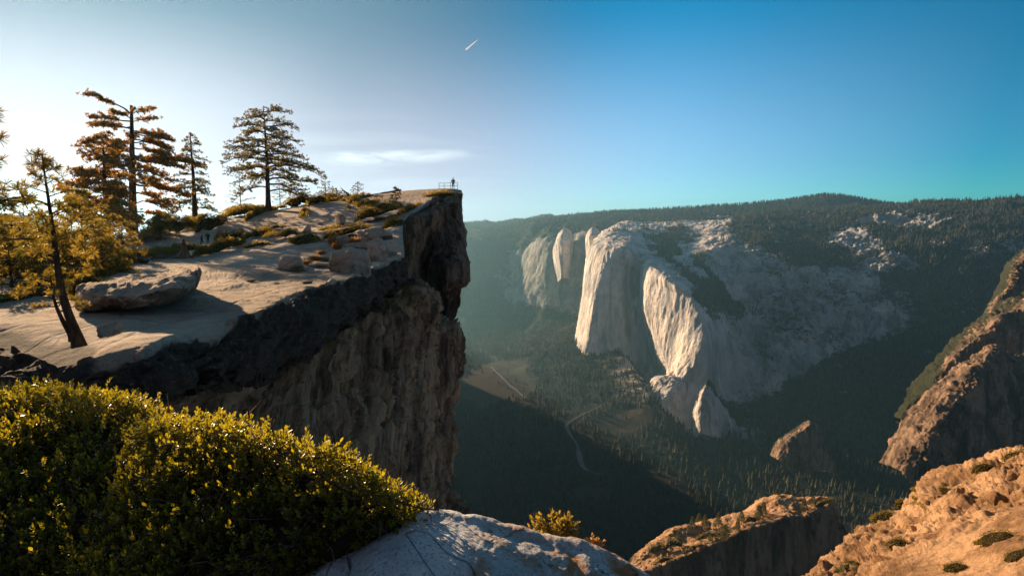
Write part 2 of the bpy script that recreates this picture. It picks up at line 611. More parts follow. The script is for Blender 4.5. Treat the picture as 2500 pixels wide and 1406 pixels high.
def mat_prow():
    m = M("prow_granite")
    w1 = m.noise(0.22, 8, 0.65, 0.8, stretch=(1, 1, 0.14))
    w2 = m.noise(0.7, 8, 0.7, 0.5, stretch=(1, 1, 0.09))
    c = m.mix(m.rng(w1, 0.40, 0.60), (0.07, 0.052, 0.038), (0.38, 0.27, 0.18))
    c = m.mix(m.rng(w2, 0.54, 0.68, 0, 0.8), c, (0.40, 0.32, 0.24))
    c = m.mix(m.rng(w2, 0.32, 0.45, 0.9, 0.0), c, (0.016, 0.013, 0.012))
    c = m.mix(m.math('MULTIPLY', m.attr("moss"), m.rng(m.noise(0.5, 7, 0.7, 0.5, stretch=(1, 1, 0.22)), 0.46, 0.62, 0, 0.9)), c, (0.085, 0.078, 0.008))
    w3 = m.noise(1.8, 8, 0.75, 0.4, stretch=(1, 1, 0.10))
    c = m.mix(m.rng(w3, 0.50, 0.60, 0, 0.7), c, (0.03, 0.024, 0.02))
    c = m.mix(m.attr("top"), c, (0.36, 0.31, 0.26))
    b1 = m.bump(m.noise(0.5, 9, 0.65, 0.4, stretch=(1, 1, 0.35)), 0.9)
    b2 = m.bump(m.noise(2.0, 9, 0.75, 0.3, stretch=(1, 1, 0.4)), 0.5, prev=b1)
    return m.done(c, 0.92, b2, 0.15)


def mat_mountain(name, pale, mid, dark, forest, k=1.0, streak=1.0):
    """distant granite wall; 'forest' mask colours the wooded ground between the trees"""
    m = M(name)
    s1 = m.noise(0.012 * k, 8, 0.65, 0.6, stretch=(1, 1, 0.12))
    s2 = m.noise(0.035 * k, 8, 0.7, 0.3, stretch=(1, 1, 0.10))
    s3 = m.noise(0.006 * k, 6, 0.6, 0.8)
    c = m.mix(m.rng(s3, 0.35, 0.65), mid, pale)
    c = m.mix(m.rng(s1, 0.48, 0.62, 0, 0.75 * streak), c, dark)
    c = m.mix(m.rng(s2, 0.52, 0.66, 0, 0.6 * streak), c, tuple(q * 0.55 for q in mid))
    wt = m.math('MULTIPLY', m.attr("flank_shade"), m.rng(m.noise(0.005 * k, 6, 0.7, 0.6), 0.30, 0.62, 1.0, 0.45))  # right flank's blue-grey shade painted into darker, streaked rock colour
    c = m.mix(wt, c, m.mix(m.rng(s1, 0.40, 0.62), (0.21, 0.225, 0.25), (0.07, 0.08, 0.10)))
    # ledges and scrub on the gentler slopes
    f = m.attr("forest")
    e = m.math('ADD', f, m.math('MULTIPLY', m.math('SUBTRACT', m.noise(0.02 * k, 8, 0.75, 0.4, stretch=(1, 1, 2.0)), 0.5), 1.6))
    c = m.mix(m.rng(e, 0.42, 0.60), c, forest)
    b1 = m.bump(m.noise(0.012 * k, 9, 0.62, 0.5, stretch=(1, 1, 0.35)), 34 / k)
    b2 = m.bump(m.noise(0.06 * k, 7, 0.7, 0.3, stretch=(1, 1, 0.5)), 7 / k, prev=b1)
    return m.done(c, 0.95, b2, 0.1)


MAT = {}
MAT['slab'] = mat_slab()
MAT['prow'] = mat_prow()
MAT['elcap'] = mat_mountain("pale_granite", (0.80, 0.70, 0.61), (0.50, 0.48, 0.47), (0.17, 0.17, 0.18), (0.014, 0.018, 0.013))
MAT['farwall'] = mat_mountain("far_granite", (0.34, 0.33, 0.31), (0.22, 0.22, 0.20), (0.10, 0.11, 0.10), (0.03, 0.04, 0.022))
MAT['ridge'] = mat_mountain("warm_granite", (0.32, 0.21, 0.135), (0.10, 0.068, 0.047), (0.032, 0.024, 0.020), (0.03, 0.032, 0.015), 3.0)


def mat_outcrop():
    m = M("outcrop_granite")
    n1 = m.noise(0.10, 8, 0.65, 0.4)
    n2 = m.noise(0.6, 8, 0.7, 0.4, stretch=(1, 1, 0.5))
    c = m.mix(m.rng(n1, 0.38, 0.62), (0.24, 0.13, 0.06), (0.50, 0.30, 0.16))
    c = m.mix(m.rng(n2, 0.52, 0.68, 0, 0.7), c, (0.12, 0.08, 0.05))
    wl = m.mix(m.rng(m.noise(0.05, 8, 0.65, 0.4, stretch=(1, 1, 0.2)), 0.4, 0.6), (0.09, 0.05, 0.03), (0.24, 0.14, 0.085))
    wl = m.mix(m.rng(m.noise(0.12, 8, 0.65, 0.4, stretch=(1, 1, 0.12)), 0.52, 0.64, 0, 0.8), wl, (0.035, 0.024, 0.018))
    c = m.mix(m.attr("wall"), c, wl)
    e = m.math('ADD', m.attr("forest"), m.math('MULTIPLY', m.math('SUBTRACT', m.noise(0.25, 8, 0.75, 0.4), 0.5), 1.4))
    c = m.mix(m.rng(e, 0.45, 0.58), c, (0.06, 0.055, 0.015))
    b1 = m.bump(m.noise(0.12, 9, 0.65, 0.5), 3.5)
    b2 = m.bump(m.noise(0.8, 7, 0.7, 0.3), 0.6, prev=b1)
    return m.done(c, 0.93, b2, 0.12)


MAT['outcrop'] = mat_outcrop()


def mat_nearrock():
    m = M("near_granite")
    n1 = m.noise(1.6, 8, 0.65, 0.3)
    n2 = m.noise(60.0, 4, 0.7)
    n3 = m.noise(18.0, 6, 0.7)
    c = m.mix(m.rng(n1, 0.35, 0.65), (0.42, 0.42, 0.42), (0.66, 0.65, 0.62))
    c = m.mix(m.rng(n2, 0.53, 0.66, 0, 0.75), c, (0.10, 0.10, 0.10))
    c = m.mix(m.rng(n2, 0.30, 0.44, 0.5, 0.0), c, (0.70, 0.69, 0.66))
    c = m.mix(m.rng(n3, 0.50, 0.72, 0, 0.6), c, (0.20, 0.18, 0.16))
    o = m.math('MULTIPLY', m.attr("stain"), m.rng(m.noise(2.4, 7, 0.7, 0.5), 0.42, 0.6))
    c = m.mix(o, c, (0.34, 0.16, 0.06))
    o2 = m.math('MULTIPLY', m.attr("stain"), m.rng(m.noise(5.0, 7, 0.75, 0.5), 0.58, 0.66, 0, 0.85))
    c = m.mix(o2, c, (0.035, 0.03, 0.026))
    cr = m.noise(1.3, 3, 0.5, 0.6)
    crl = m.math('ABSOLUTE', m.math('SUBTRACT', cr, 0.53))
    c = m.mix(m.rng(crl, 0.0, 0.004, 0.8, 0.0), c, (0.03, 0.03, 0.03))
    b1 = m.bump(m.noise(3.0, 9, 0.65), 0.05)
    b2 = m.bump(m.noise(26.0, 6, 0.75), 0.012, prev=b1)
    b3 = m.bump(m.rng(crl, 0.0, 0.008), 0.01, prev=b2)
    return m.done(c, 0.9, b3, 0.2)


MAT['near'] = mat_nearrock()


def simple(name, col, rough=0.85, bump=None, spec=0.2, var=0.5, nscale=3.0, stretch=None):
    m = M(name)
    n = m.noise(nscale, 6, 0.65, 0.2, stretch=stretch)
    c = m.mix(m.rng(n, 0.35, 0.65), tuple(q * (1 - var) for q in col), tuple(min(1, q * (1 + var * 0.6)) for q in col))
    nb = None
    if bump:
        nb = m.bump(n, bump)
    return m.done(c, rough, nb, spec)


MAT['bark'] = simple("pine_bark", (0.10, 0.058, 0.034), 0.95, 0.05, 0.1, 0.6, 6.0, (1, 1, 0.25))
MAT['deadwood'] = simple("weathered_wood", (0.20, 0.12, 0.075), 0.9, 0.03, 0.1, 0.5, 8.0, (1, 1, 0.2))
MAT['twig'] = simple("twig_bark", (0.10, 0.06, 0.045), 0.9, None, 0.1, 0.4, 20.0)
MAT['needle'] = leaf_material("pine_needles", (0.030, 0.034, 0.010), (0.055, 0.055, 0.014), (0.10, 0.075, 0.018), (0.52, 0.26, 0.028), 0.42, 0.5)  # orange flare glow of the left pines put into the translucent colour
MAT['needle_dark'] = leaf_material("olive_needles", (0.026, 0.032, 0.010), (0.050, 0.054, 0.014), (0.09, 0.075, 0.018), (0.26, 0.19, 0.022), 0.38, 0.5)
MAT['needle_young'] = leaf_material("young_pine_needles", (0.045, 0.045, 0.010), (0.085, 0.075, 0.016), (0.16, 0.11, 0.018), (0.46, 0.29, 0.03), 0.44, 0.5, 0.9)
MAT['shrub'] = leaf_material("shrub_leaves", (0.030, 0.034, 0.008), (0.07, 0.065, 0.012), (0.13, 0.09, 0.012), (0.42, 0.28, 0.018), 0.38, 0.5, 0.0)
MAT['dry'] = leaf_material("dry_leaves", (0.20, 0.09, 0.03), (0.34, 0.17, 0.05), (0.45, 0.26, 0.09), (0.8, 0.42, 0.12), 0.4, 0.7)
MAT['manz'] = leaf_material("glossy_leaves", (0.022, 0.022, 0.005), (0.050, 0.044, 0.008), (0.085, 0.070, 0.010), (0.50, 0.40, 0.014), 0.40, 0.40)
MAT['core'] = simple("dark_core_soil", (0.022, 0.018, 0.010), 0.95, None, 0.05, 0.3)  # near-black fill painting the shade inside shrubs; also the soil colour
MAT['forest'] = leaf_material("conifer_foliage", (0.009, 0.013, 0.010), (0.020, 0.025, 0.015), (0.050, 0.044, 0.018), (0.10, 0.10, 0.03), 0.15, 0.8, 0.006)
MAT['forest_warm'] = leaf_material("sunny_conifer_foliage", (0.03, 0.036, 0.012), (0.06, 0.06, 0.018), (0.10, 0.085, 0.022), (0.2, 0.17, 0.03), 0.2, 0.8)  # brighter, warmer copy of the conifer foliage; sunlight put into its colour
MAT['metal'] = simple("painted_steel", (0.16, 0.18, 0.20), 0.5, None, 0.5, 0.2)


def mat_floor():
    m = M("valley_ground")
    n1 = m.noise(0.004, 8, 0.65, 0.5)
    n2 = m.noise(0.03, 8, 0.7)
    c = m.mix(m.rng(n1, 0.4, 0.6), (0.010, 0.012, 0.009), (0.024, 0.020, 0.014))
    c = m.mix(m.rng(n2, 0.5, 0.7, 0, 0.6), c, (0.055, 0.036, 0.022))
    c = m.mix(m.rng(m.math('ADD', m.attr("meadow"), m.math('MULTIPLY', m.math('SUBTRACT', m.noise(0.012, 6), 0.5), 1.2)), 0.4, 0.9), c, (0.036, 0.028, 0.019))
    e = m.math('MULTIPLY', m.attr("talus"), m.rng(m.noise(0.008, 7, 0.7, 0.6), 0.44, 0.56))
    c = m.mix(e, c, (0.42, 0.37, 0.32))
    return m.done(c, 0.95, m.bump(n2, 6.0), 0.1)


MAT['floor'] = mat_floor()

# ------------------------------------------------------------------ valley floor, far terrain
rng = np.random.RandomState(11)
FLOOR_Z = -1000.0
STRUCT = dict(kind='structure')


def add_noise(n, amp, freq, o=5, stretch=(1, 1, 1), ridged=False, seed=0.0):
    q = n.pos * np.array(stretch) * freq + seed
    n.displace(amp * fbm(q, o, ridged=ridged))
    return n


# ground sheet to the horizon
g = np.linspace(-1, 1, 41)
gx, gy = np.meshgrid(np.sign(g) * np.abs(g)**1.6 * 7000 - 500, np.sign(g) * np.abs(g)**1.6 * 6200 + 6300)
GV = np.stack([gx, gy, np.full_like(gx, FLOOR_Z - 14)], -1).reshape(-1, 3)
gi = np.arange(41 * 41).reshape(41, 41)
GF = np.stack([gi[:-1, :-1], gi[:-1, 1:], gi[1:, 1:], gi[1:, :-1]], -1).reshape(-1, 4)
ground = setp(mk("ground", GV, GF, MAT['floor']), "dark wooded plain reaching to the horizon below the mountains", "ground", **STRUCT)

# valley floor: world-space grid (x, y) with talus aprons rising towards the pale wall
fx = np.linspace(-2600, 3200, 340); fy = np.linspace(300, 7200, 380)
FX, FY = np.meshgrid(fx, fy)


def seg_dist(px_, py_, pts):
    d = np.full(px_.shape, 1e9)
    for (a, b) in zip(pts[:-1], pts[1:]):
        ax, ay = a; bx, by = b
        L2 = (bx - ax)**2 + (by - ay)**2
        t = np.clip(((px_ - ax) * (bx - ax) + (py_ - ay) * (by - ay)) / L2, 0, 1)
        d = np.minimum(d, np.hypot(px_ - ax - t * (bx - ax), py_ - ay - t * (by - ay)))
    return d


def on_floor(px, py, z=FLOOR_Z):
    q = P(px, py, dz(px, py, z))
    return (float(q[0]), float(q[1]))


# foot line of the great wall in plan
foot = [(500, 4400), (420, 3760), (620, 3440), (740, 3130), (820, 2860), (960, 2760), (1500, 2720), (2200, 2650), (3000, 2500)]
dF = seg_dist(FX, FY, foot)
FZ = FLOOR_Z + 230 * np.exp(-(dF / 420.0)**1.3) * (1 - 0.85 * smooth(640, 860, FX))
FZ += 40 * smooth(800, 200, dF) * fbm(np.stack([FX, FY, 0 * FX], -1) * 0.004, 5)
FZ += 8 * fbm(np.stack([FX, FY, 0 * FX], -1) * 0.003, 4)
# far left wall foot rises too
FZ += 260 * smooth(5200, 6800, FY + 0.25 * FX)
# ground at the right climbs towards the right-hand ridges
FZ += 300 * smooth(900, 2600, FX) * smooth(3000, 1200, FY)
mead = np.zeros_like(FX)
for (mx, my, ra, rb) in ((on_floor(1205, 945) + (230, 420)), (on_floor(1530, 1070) + (150, 80)), (on_floor(1440, 1210) + (90, 60))):
    q = ((FX - mx) / ra)**2 + ((FY - my) / rb)**2 + 1.1 * fbm(np.stack([FX, FY, 0 * FX], -1) * 0.004, 6)
    mead = np.maximum(mead, smooth(1.2, 0.8, q))
tal = smooth(330, 120, dF) * smooth(1300, 1000, FX) * smooth(500, 700, FX)
FVf = np.stack([FX, FY, FZ], -1)
fi = np.arange(FX.size).reshape(FX.shape)
FF = np.stack([fi[:-1, :-1], fi[:-1, 1:], fi[1:, 1:], fi[1:, :-1]], -1).reshape(-1, 4)
valley = setp(mk("valley_floor", FVf.reshape(-1, 3), FF, MAT['floor'], attrs=dict(meadow=mead, talus=tal)),
              "dark forested valley floor far below the cliffs", "valley floor", **STRUCT)


def floor_z(x, y):
    i = np.clip(np.searchsorted(fy, y) - 1, 0, len(fy) - 2); j = np.clip(np.searchsorted(fx, x) - 1, 0, len(fx) - 2)
    ty = (y - fy[i]) / (fy[1] - fy[0]); tx = (x - fx[j]) / (fx[1] - fx[0])
    return ((1 - ty) * ((1 - tx) * FZ[i, j] + tx * FZ[i, j + 1]) + ty * ((1 - tx) * FZ[i + 1, j] + tx * FZ[i + 1, j + 1]))


def ribbon(name, pts, widths, mat, lift, label, cat):
    A = np.array([on_floor(*p) for p in pts]); W = np.array(widths, float)
    ts = np.linspace(0, len(A) - 1, 14 * (len(A) - 1) + 1)
    C = cat_rom(A, ts, 0.5); w = np.interp(ts, range(len(W)), W)
    T = np.gradient(C, axis=0); T /= np.linalg.norm(T, axis=1)[:, None]
    Nn = np.stack([-T[:, 1], T[:, 0]], 1)
    rows = []
    for s_ in (-1, -0.33, 0.33, 1):
        q = C + Nn * (w * s_ / 2)[:, None]
        rows.append(np.column_stack([q, floor_z(q[:, 0], q[:, 1]) + lift]))
    R = np.array(rows); n = len(ts)
    ii = np.arange(4 * n).reshape(4, n)
    F_ = np.stack([ii[:-1, :-1], ii[:-1, 1:], ii[1:, 1:], ii[1:, :-1]], -1).reshape(-1, 4)
    return setp(mk(name, R.reshape(-1, 3), F_, mat), label, cat, **STRUCT)


mw = M("river_water")
MAT['water'] = mw.done(mw.mix(mw.rng(mw.noise(0.02, 4), 0.4, 0.6), (0.02, 0.023, 0.026), (0.06, 0.062, 0.065)), 0.5, mw.bump(mw.noise(0.2, 3), 0.4), 0.3)
MAT['asphalt'] = simple("grey_asphalt", (0.13, 0.13, 0.13), 0.8, None, 0.3, 0.2, 0.05)
ribbon("river", [(1475, 1032), (1455, 1040), (1412, 1050), (1383, 1062), (1393, 1085), (1408, 1105), (1414, 1128), (1422, 1150), (1440, 1163), (1468, 1172)],
       [4, 13, 9, 22, 12, 7, 24, 18, 8, 3], MAT['water'], 6.0, "pale river bending through the shaded valley", "river")
ribbon("road", [(1198, 917), (1222, 940), (1245, 960), (1262, 973), (1282, 990)], [8, 8, 9, 9, 10], MAT['asphalt'], 6.0,
       "grey road running beside the valley meadow", "road")


def mountain(name, rows, mat, label, step=4, amp=20, freq=0.01, o=6, forest=None, stretch=(1, 1, 0.4), damp=None, cat="mountain", ridged=False, crag=0, fac=0, lin=0.0):
    n = Net(rows, step, lin=lin)
    a = np.full(n.D.shape, float(amp))
    if damp is not None:
        a = a * damp(n)
    n.displace(a * fbm(n.pos * np.array(stretch) * freq, o, ridged=ridged))
    if crag:
        n.displace(a / max(amp, 1e-6) * crag * fbm(n.pos * np.array([1, 1, 0.22]) * freq * 3.1 + 31, 6, gain=0.6, ridged=True))
    if fac:
        q = n.pos * freq * np.array([0.8, 0.8, 0.14])
        n.displace(fac * a / max(amp, 1e-6) * (facet(q + 3, 4.0, 0.75) + 0.5 * facet(q * 2.7 + 8, 4.0, 0.75)))
    f = np.zeros(n.D.shape) if forest is None else forest(n)
    n.forest = f
    at_ = dict(forest=f)
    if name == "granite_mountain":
        at_['flank_shade'] = smooth(6.35, 7.6, n.U)  # mask for the shade painted on the right flank
    o_ = n.mesh(name, mat, attrs=at_)
    setp(o_, label, cat, kind='structure')
    n.obj = o_
    return n


# farthest ridges
r_far = mountain("mountain_ridge", [
    [(900, 620, 12000), (1130, 560, 12000), (1230, 560, 12000), (1500, 560, 12000)],
    [(900, 552, 10500), (1130, 546, 10500), (1210, 545, 10500), (1500, 552, 10500)],
    [(900, 600, 9800), (1130, 600, 9800), (1230, 600, 9800), (1500, 600, 9800)]],
    MAT['farwall'], "faint hazy ridge on the horizon beside the cliff prow", amp=15, freq=0.002, forest=lambda n: np.ones(n.D.shape))
r_mid = mountain("mountain_ridge", [
    [(1300, 570, 7440), (1500, 560, 7440), (1620, 545, 7440), (1760, 535, 7440), (1900, 525, 7440), (2030, 510, 7440), (2170, 530, 7440), (2330, 545, 7440)],
    [(1300, 540, 6400), (1500, 519, 6400), (1620, 511, 6400), (1760, 503, 6320), (1900, 492, 6240), (2030, 477, 6160), (2170, 497, 6080), (2330, 505, 6080)],
    [(1300, 552, 5920), (1500, 532, 5920), (1620, 524, 5920), (1760, 519, 5840), (1900, 508, 5760), (2030, 497, 5680), (2170, 508, 5680), (2330, 515, 5680)],
    [(1300, 600, 5900), (1500, 570, 5360), (1620, 560, 5360), (1760, 550, 5360), (1900, 540, 5360), (2030, 535, 5360), (2170, 535, 5360), (2330, 540, 5360)]],
    MAT['farwall'], "blue wooded ridge with a low round peak on the skyline", amp=18, freq=0.002,
    forest=lambda n: 0.8 + 0.3 * fbm(n.pos * 0.003, 4))

# hazy far wall to the left of the pale wall
LW = mountain("mountain_wall", [
    [(1000, 560, 8200), (1130, 552, 8200), (1250, 536, 8000), (1340, 528, 7900), (1420, 524, 7800), (1500, 522, 7700), (1600, 520, 7600), (1720, 520, 7400)],
    [(1000, 575, 7000), (1130, 570, 6900), (1250, 560, 6700), (1340, 552, 6400), (1420, 545, 6200), (1500, 540, 6000), (1600, 537, 6000), (1720, 532, 6000)],
    [(1000, 610, 6500), (1130, 600, 6400), (1250, 582, 6200), (1340, 570, 5600), (1420, 558, 5300), (1500, 556, 5100), (1600, 556, 5000), (1720, 550, 5000)],
    [(1000, 650, 6300), (1130, 640, 6200), (1250, 625, 5900), (1340, 600, 5300), (1420, 590, 5050), (1500, 600, 4950), (1600, 600, 4950), (1720, 600, 4950)],
    [(1000, 720, 6000), (1130, 705, 5900), (1250, 690, 5650), (1340, 680, 5150), (1420, 690, 4950), (1500, 690, 4900), (1600, 690, 4900), (1720, 690, 4900)],
    [(1000, 760, 5800), (1130, 750, 5700), (1250, 740, 5450), (1340, 750, 5000), (1420, 770, 4850), (1500, 770, 4850), (1600, 770, 4850), (1720, 770, 4850)],
    [(1000, 800, 5400), (1130, 795, 5300), (1250, 795, 5050), (1340, 810, 4700), (1420, 830, 4500), (1500, 830, 4500), (1600, 830, 4500), (1720, 830, 4500)],
    [(1000, 860, 4900), (1130, 850, 4850), (1250, 850, 4750), (1340, 860, 4450), (1420, 870, 4300), (1500, 870, 4300), (1600, 870, 4300), (1720, 870, 4300)]],
    crag=35, mat=MAT['farwall'], label="hazy wooded wall with grey cliffs left of the pale granite wall", amp=110, freq=0.0022, step=4,
    forest=lambda n: np.clip(0.95 - 0.95 * smooth(2.3, 3.0, n.V) * smooth(5.4, 4.6, n.V) * smooth(1180, 1300, n.px) + 0.5 * fbm(n.pos * 0.004, 4), 0, 1.2))
# two pale spires on that wall
for (rows_, lab) in (
    ([[(1352, 600, 5150), (1362, 572, 5000), (1378, 556, 4980), (1392, 566, 5000), (1402, 600, 5150)],
      [(1350, 620, 5120), (1358, 590, 4920), (1372, 586, 4860), (1390, 590, 4930), (1404, 620, 5120)],
      [(1352, 650, 5100), (1364, 620, 4920), (1376, 612, 4860), (1390, 616, 4930), (1400, 650, 5100)],
      [(1360, 690, 5050), (1370, 680, 4950), (1380, 680, 4940), (1390, 680, 4960), (1398, 690, 5060)]], "small pale forked cliff tower high on the hazy wall"),
    ([[(1430, 585, 4700), (1436, 566, 4600), (1448, 553, 4580), (1462, 560, 4600), (1478, 575, 4700)],
      [(1430, 600, 4650), (1436, 580, 4520), (1448, 575, 4500), (1464, 580, 4540), (1482, 590, 4700)],
      [(1432, 630, 4650), (1438, 605, 4550), (1450, 600, 4550), (1466, 605, 4560), (1484, 620, 4700)]], "small tree-topped knob beside the crown of the pale wall")):
    mountain("rock_tower", rows_, MAT['elcap'], lab, amp=25, freq=0.008, step=2, cat="rock tower",
             forest=lambda n: 0.3 + 0 * n.D)

# the great pale wall and the mountain to its right
def ec_forest(n):
    w1 = 60 * fbm(n.pos * 0.004 + 2, 5); w2 = 40 * fbm(n.pos * 0.004 + 21, 5)
    n = type('W', (), dict(px=n.px + w1, py=n.py + w2, V=n.V + w2 / 90, U=n.U, pos=n.pos, D=n.D))
    f = np.zeros(n.D.shape)
    # wooded summit slopes
    f = np.maximum(f, 1.0 * smooth(2.0, 1.2, n.V) * smooth(6.4, 7.3, n.U))
    f = np.maximum(f, 0.75 * smooth(0.75, 0.2, n.V))
    f = np.maximum(f, 0.42 * smooth(2.0, 1.2, n.V))
    f = np.maximum(f, 0.52 * smooth(6.7, 7.6, n.U))
    # gully of trees running down behind the lit face
    gx_ = 1640 + (n.py - 545) * 0.62
    f = np.maximum(f, 1.1 * smooth(75, 30, np.abs(n.px - gx_ + 10)) * smooth(830, 740, n.py) * smooth(545, 570, n.py))
    f = np.maximum(f, 1.1 * smooth(70, 25, np.abs(n.px - 1600 - (n.py - 560) * 0.75)) * smooth(680, 640, n.py) * smooth(545, 570, n.py))
    # dark woods on the right and along the foot
    f = np.maximum(f, 1.05 * smooth(2120, 2260, n.px + 0.25 * (n.py - 700)) * (0.75 + 0.5 * smooth(600, 520, n.py)))
    rimy = np.interp(n.px, [1700, 1800, 1950, 2050, 2150, 2300], [560, 590, 660, 665, 700, 800])
    f = np.maximum(f, 1.0 * smooth(20, -20, n.py - rimy) * smooth(1760, 1810, n.px))
    lowy = np.interp(n.px, [1650, 1700, 1800, 1900, 2000, 2100, 2300], [1200, 960, 975, 940, 885, 830, 760])
    f = np.maximum(f, 1.1 * smooth(-30, 30, n.py - lowy))
    # bare patches
    for (cx, cy, ra, rb) in ((1740, 580, 40, 50), (2090, 590, 60, 26), (2230, 540, 130, 14), (2170, 650, 90, 30), (1690, 620, 30, 60)):
        f = f - 0.55 * smooth(1.3, 0.5, ((n.px - cx) / ra)**2 + ((n.py - cy) / rb)**2)
    return np.clip(0.72 * f + 0.55 * fbm(n.pos * 0.004, 6), 0, 1.1)


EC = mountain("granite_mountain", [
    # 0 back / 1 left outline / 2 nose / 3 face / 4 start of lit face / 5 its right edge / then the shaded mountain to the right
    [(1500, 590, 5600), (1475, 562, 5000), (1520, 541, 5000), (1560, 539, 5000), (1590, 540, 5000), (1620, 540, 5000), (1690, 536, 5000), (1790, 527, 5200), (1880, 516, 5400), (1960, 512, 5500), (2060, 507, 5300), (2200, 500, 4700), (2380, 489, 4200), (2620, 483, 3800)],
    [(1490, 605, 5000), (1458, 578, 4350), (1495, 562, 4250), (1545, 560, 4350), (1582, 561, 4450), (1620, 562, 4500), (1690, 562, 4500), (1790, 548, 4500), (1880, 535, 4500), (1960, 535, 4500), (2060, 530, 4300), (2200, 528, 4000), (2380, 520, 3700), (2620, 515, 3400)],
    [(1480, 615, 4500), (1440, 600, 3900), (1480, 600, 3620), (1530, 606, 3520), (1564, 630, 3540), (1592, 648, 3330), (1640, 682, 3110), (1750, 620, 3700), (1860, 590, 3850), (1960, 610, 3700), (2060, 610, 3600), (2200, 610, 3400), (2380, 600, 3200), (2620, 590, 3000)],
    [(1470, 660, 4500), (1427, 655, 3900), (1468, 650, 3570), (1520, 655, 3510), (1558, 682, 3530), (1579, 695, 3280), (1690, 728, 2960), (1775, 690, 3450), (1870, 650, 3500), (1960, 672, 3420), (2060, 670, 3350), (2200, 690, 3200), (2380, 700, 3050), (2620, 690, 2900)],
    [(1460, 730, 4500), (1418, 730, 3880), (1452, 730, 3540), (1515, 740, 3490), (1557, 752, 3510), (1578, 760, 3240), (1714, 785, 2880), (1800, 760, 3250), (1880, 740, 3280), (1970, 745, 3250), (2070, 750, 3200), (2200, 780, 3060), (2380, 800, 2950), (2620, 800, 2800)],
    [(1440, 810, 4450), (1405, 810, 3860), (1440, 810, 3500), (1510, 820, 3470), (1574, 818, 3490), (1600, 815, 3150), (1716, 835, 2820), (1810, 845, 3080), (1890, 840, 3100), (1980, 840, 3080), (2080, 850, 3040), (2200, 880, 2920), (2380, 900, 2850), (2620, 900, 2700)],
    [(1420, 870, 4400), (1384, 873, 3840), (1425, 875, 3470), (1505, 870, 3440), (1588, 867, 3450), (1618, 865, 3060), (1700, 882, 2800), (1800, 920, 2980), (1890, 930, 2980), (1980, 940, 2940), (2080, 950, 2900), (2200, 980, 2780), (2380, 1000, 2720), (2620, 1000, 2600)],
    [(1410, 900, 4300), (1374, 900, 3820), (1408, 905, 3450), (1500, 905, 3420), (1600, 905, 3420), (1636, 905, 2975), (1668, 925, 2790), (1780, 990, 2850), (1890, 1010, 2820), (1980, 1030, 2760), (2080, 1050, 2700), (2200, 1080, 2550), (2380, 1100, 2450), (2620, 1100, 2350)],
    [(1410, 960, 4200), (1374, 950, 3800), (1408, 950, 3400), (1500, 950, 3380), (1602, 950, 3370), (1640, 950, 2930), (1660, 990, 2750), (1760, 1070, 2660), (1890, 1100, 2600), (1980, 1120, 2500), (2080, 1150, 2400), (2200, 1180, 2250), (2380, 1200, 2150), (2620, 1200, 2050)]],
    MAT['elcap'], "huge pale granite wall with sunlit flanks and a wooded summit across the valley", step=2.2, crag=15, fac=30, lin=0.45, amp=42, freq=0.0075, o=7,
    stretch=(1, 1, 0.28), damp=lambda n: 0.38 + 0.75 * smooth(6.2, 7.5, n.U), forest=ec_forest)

# lower sunlit buttress under the lit face
mountain("rock_buttress", [
    [(1640, 915, 2960), (1660, 905, 2912), (1690, 912, 2874), (1710, 930, 2874), (1735, 950, 2922)],
    [(1590, 925, 2922), (1615, 920, 2845), (1650, 925, 2788), (1690, 945, 2769), (1740, 985, 2826)],
    [(1583, 955, 2903), (1605, 950, 2798), (1635, 955, 2731), (1680, 985, 2721), (1740, 1020, 2769)],
    [(1580, 985, 2884), (1596, 985, 2769), (1615, 990, 2702), (1670, 1015, 2683), (1740, 1045, 2731)],
    [(1584, 1020, 2865), (1592, 1025, 2740), (1604, 1035, 2674), (1660, 1050, 2645), (1740, 1070, 2702)],
    [(1590, 1060, 2865), (1600, 1065, 2721), (1612, 1070, 2654), (1660, 1075, 2626), (1740, 1090, 2693)]],
    MAT['elcap'], "low sunlit granite buttress standing out below the lit face", step=2, amp=18, freq=0.02, stretch=(1, 1, 0.4), crag=8, fac=14, lin=0.4,
    cat="rock buttress", forest=lambda n: 0.15 + 0.3 * smooth(0.8, 0.1, n.V))
mountain("rock_buttress", [
    [(1700, 985, 2626), (1715, 950, 2578), (1728, 927, 2559), (1740, 935, 2578), (1755, 965, 2626), (1790, 1010, 2674)],
    [(1690, 1010, 2597), (1702, 985, 2521), (1716, 960, 2492), (1736, 965, 2521), (1762, 1000, 2597), (1800, 1040, 2654)],
    [(1690, 1040, 2578), (1702, 1020, 2483), (1716, 1000, 2454), (1736, 1010, 2473), (1764, 1035, 2540), (1800, 1065, 2597)],
    [(1690, 1075, 2559), (1702, 1065, 2473), (1716, 1060, 2444), (1736, 1065, 2454), (1764, 1075, 2521), (1800, 1090, 2578)]],
    MAT['elcap'], "narrow dark rock spur with a tree-topped tip right of the sunlit buttress", step=2, amp=20, freq=0.02, stretch=(1, 1, 0.4),
    cat="rock spur", forest=lambda n: 0.3 + 0.5 * smooth(0.8, 0.1, n.V))
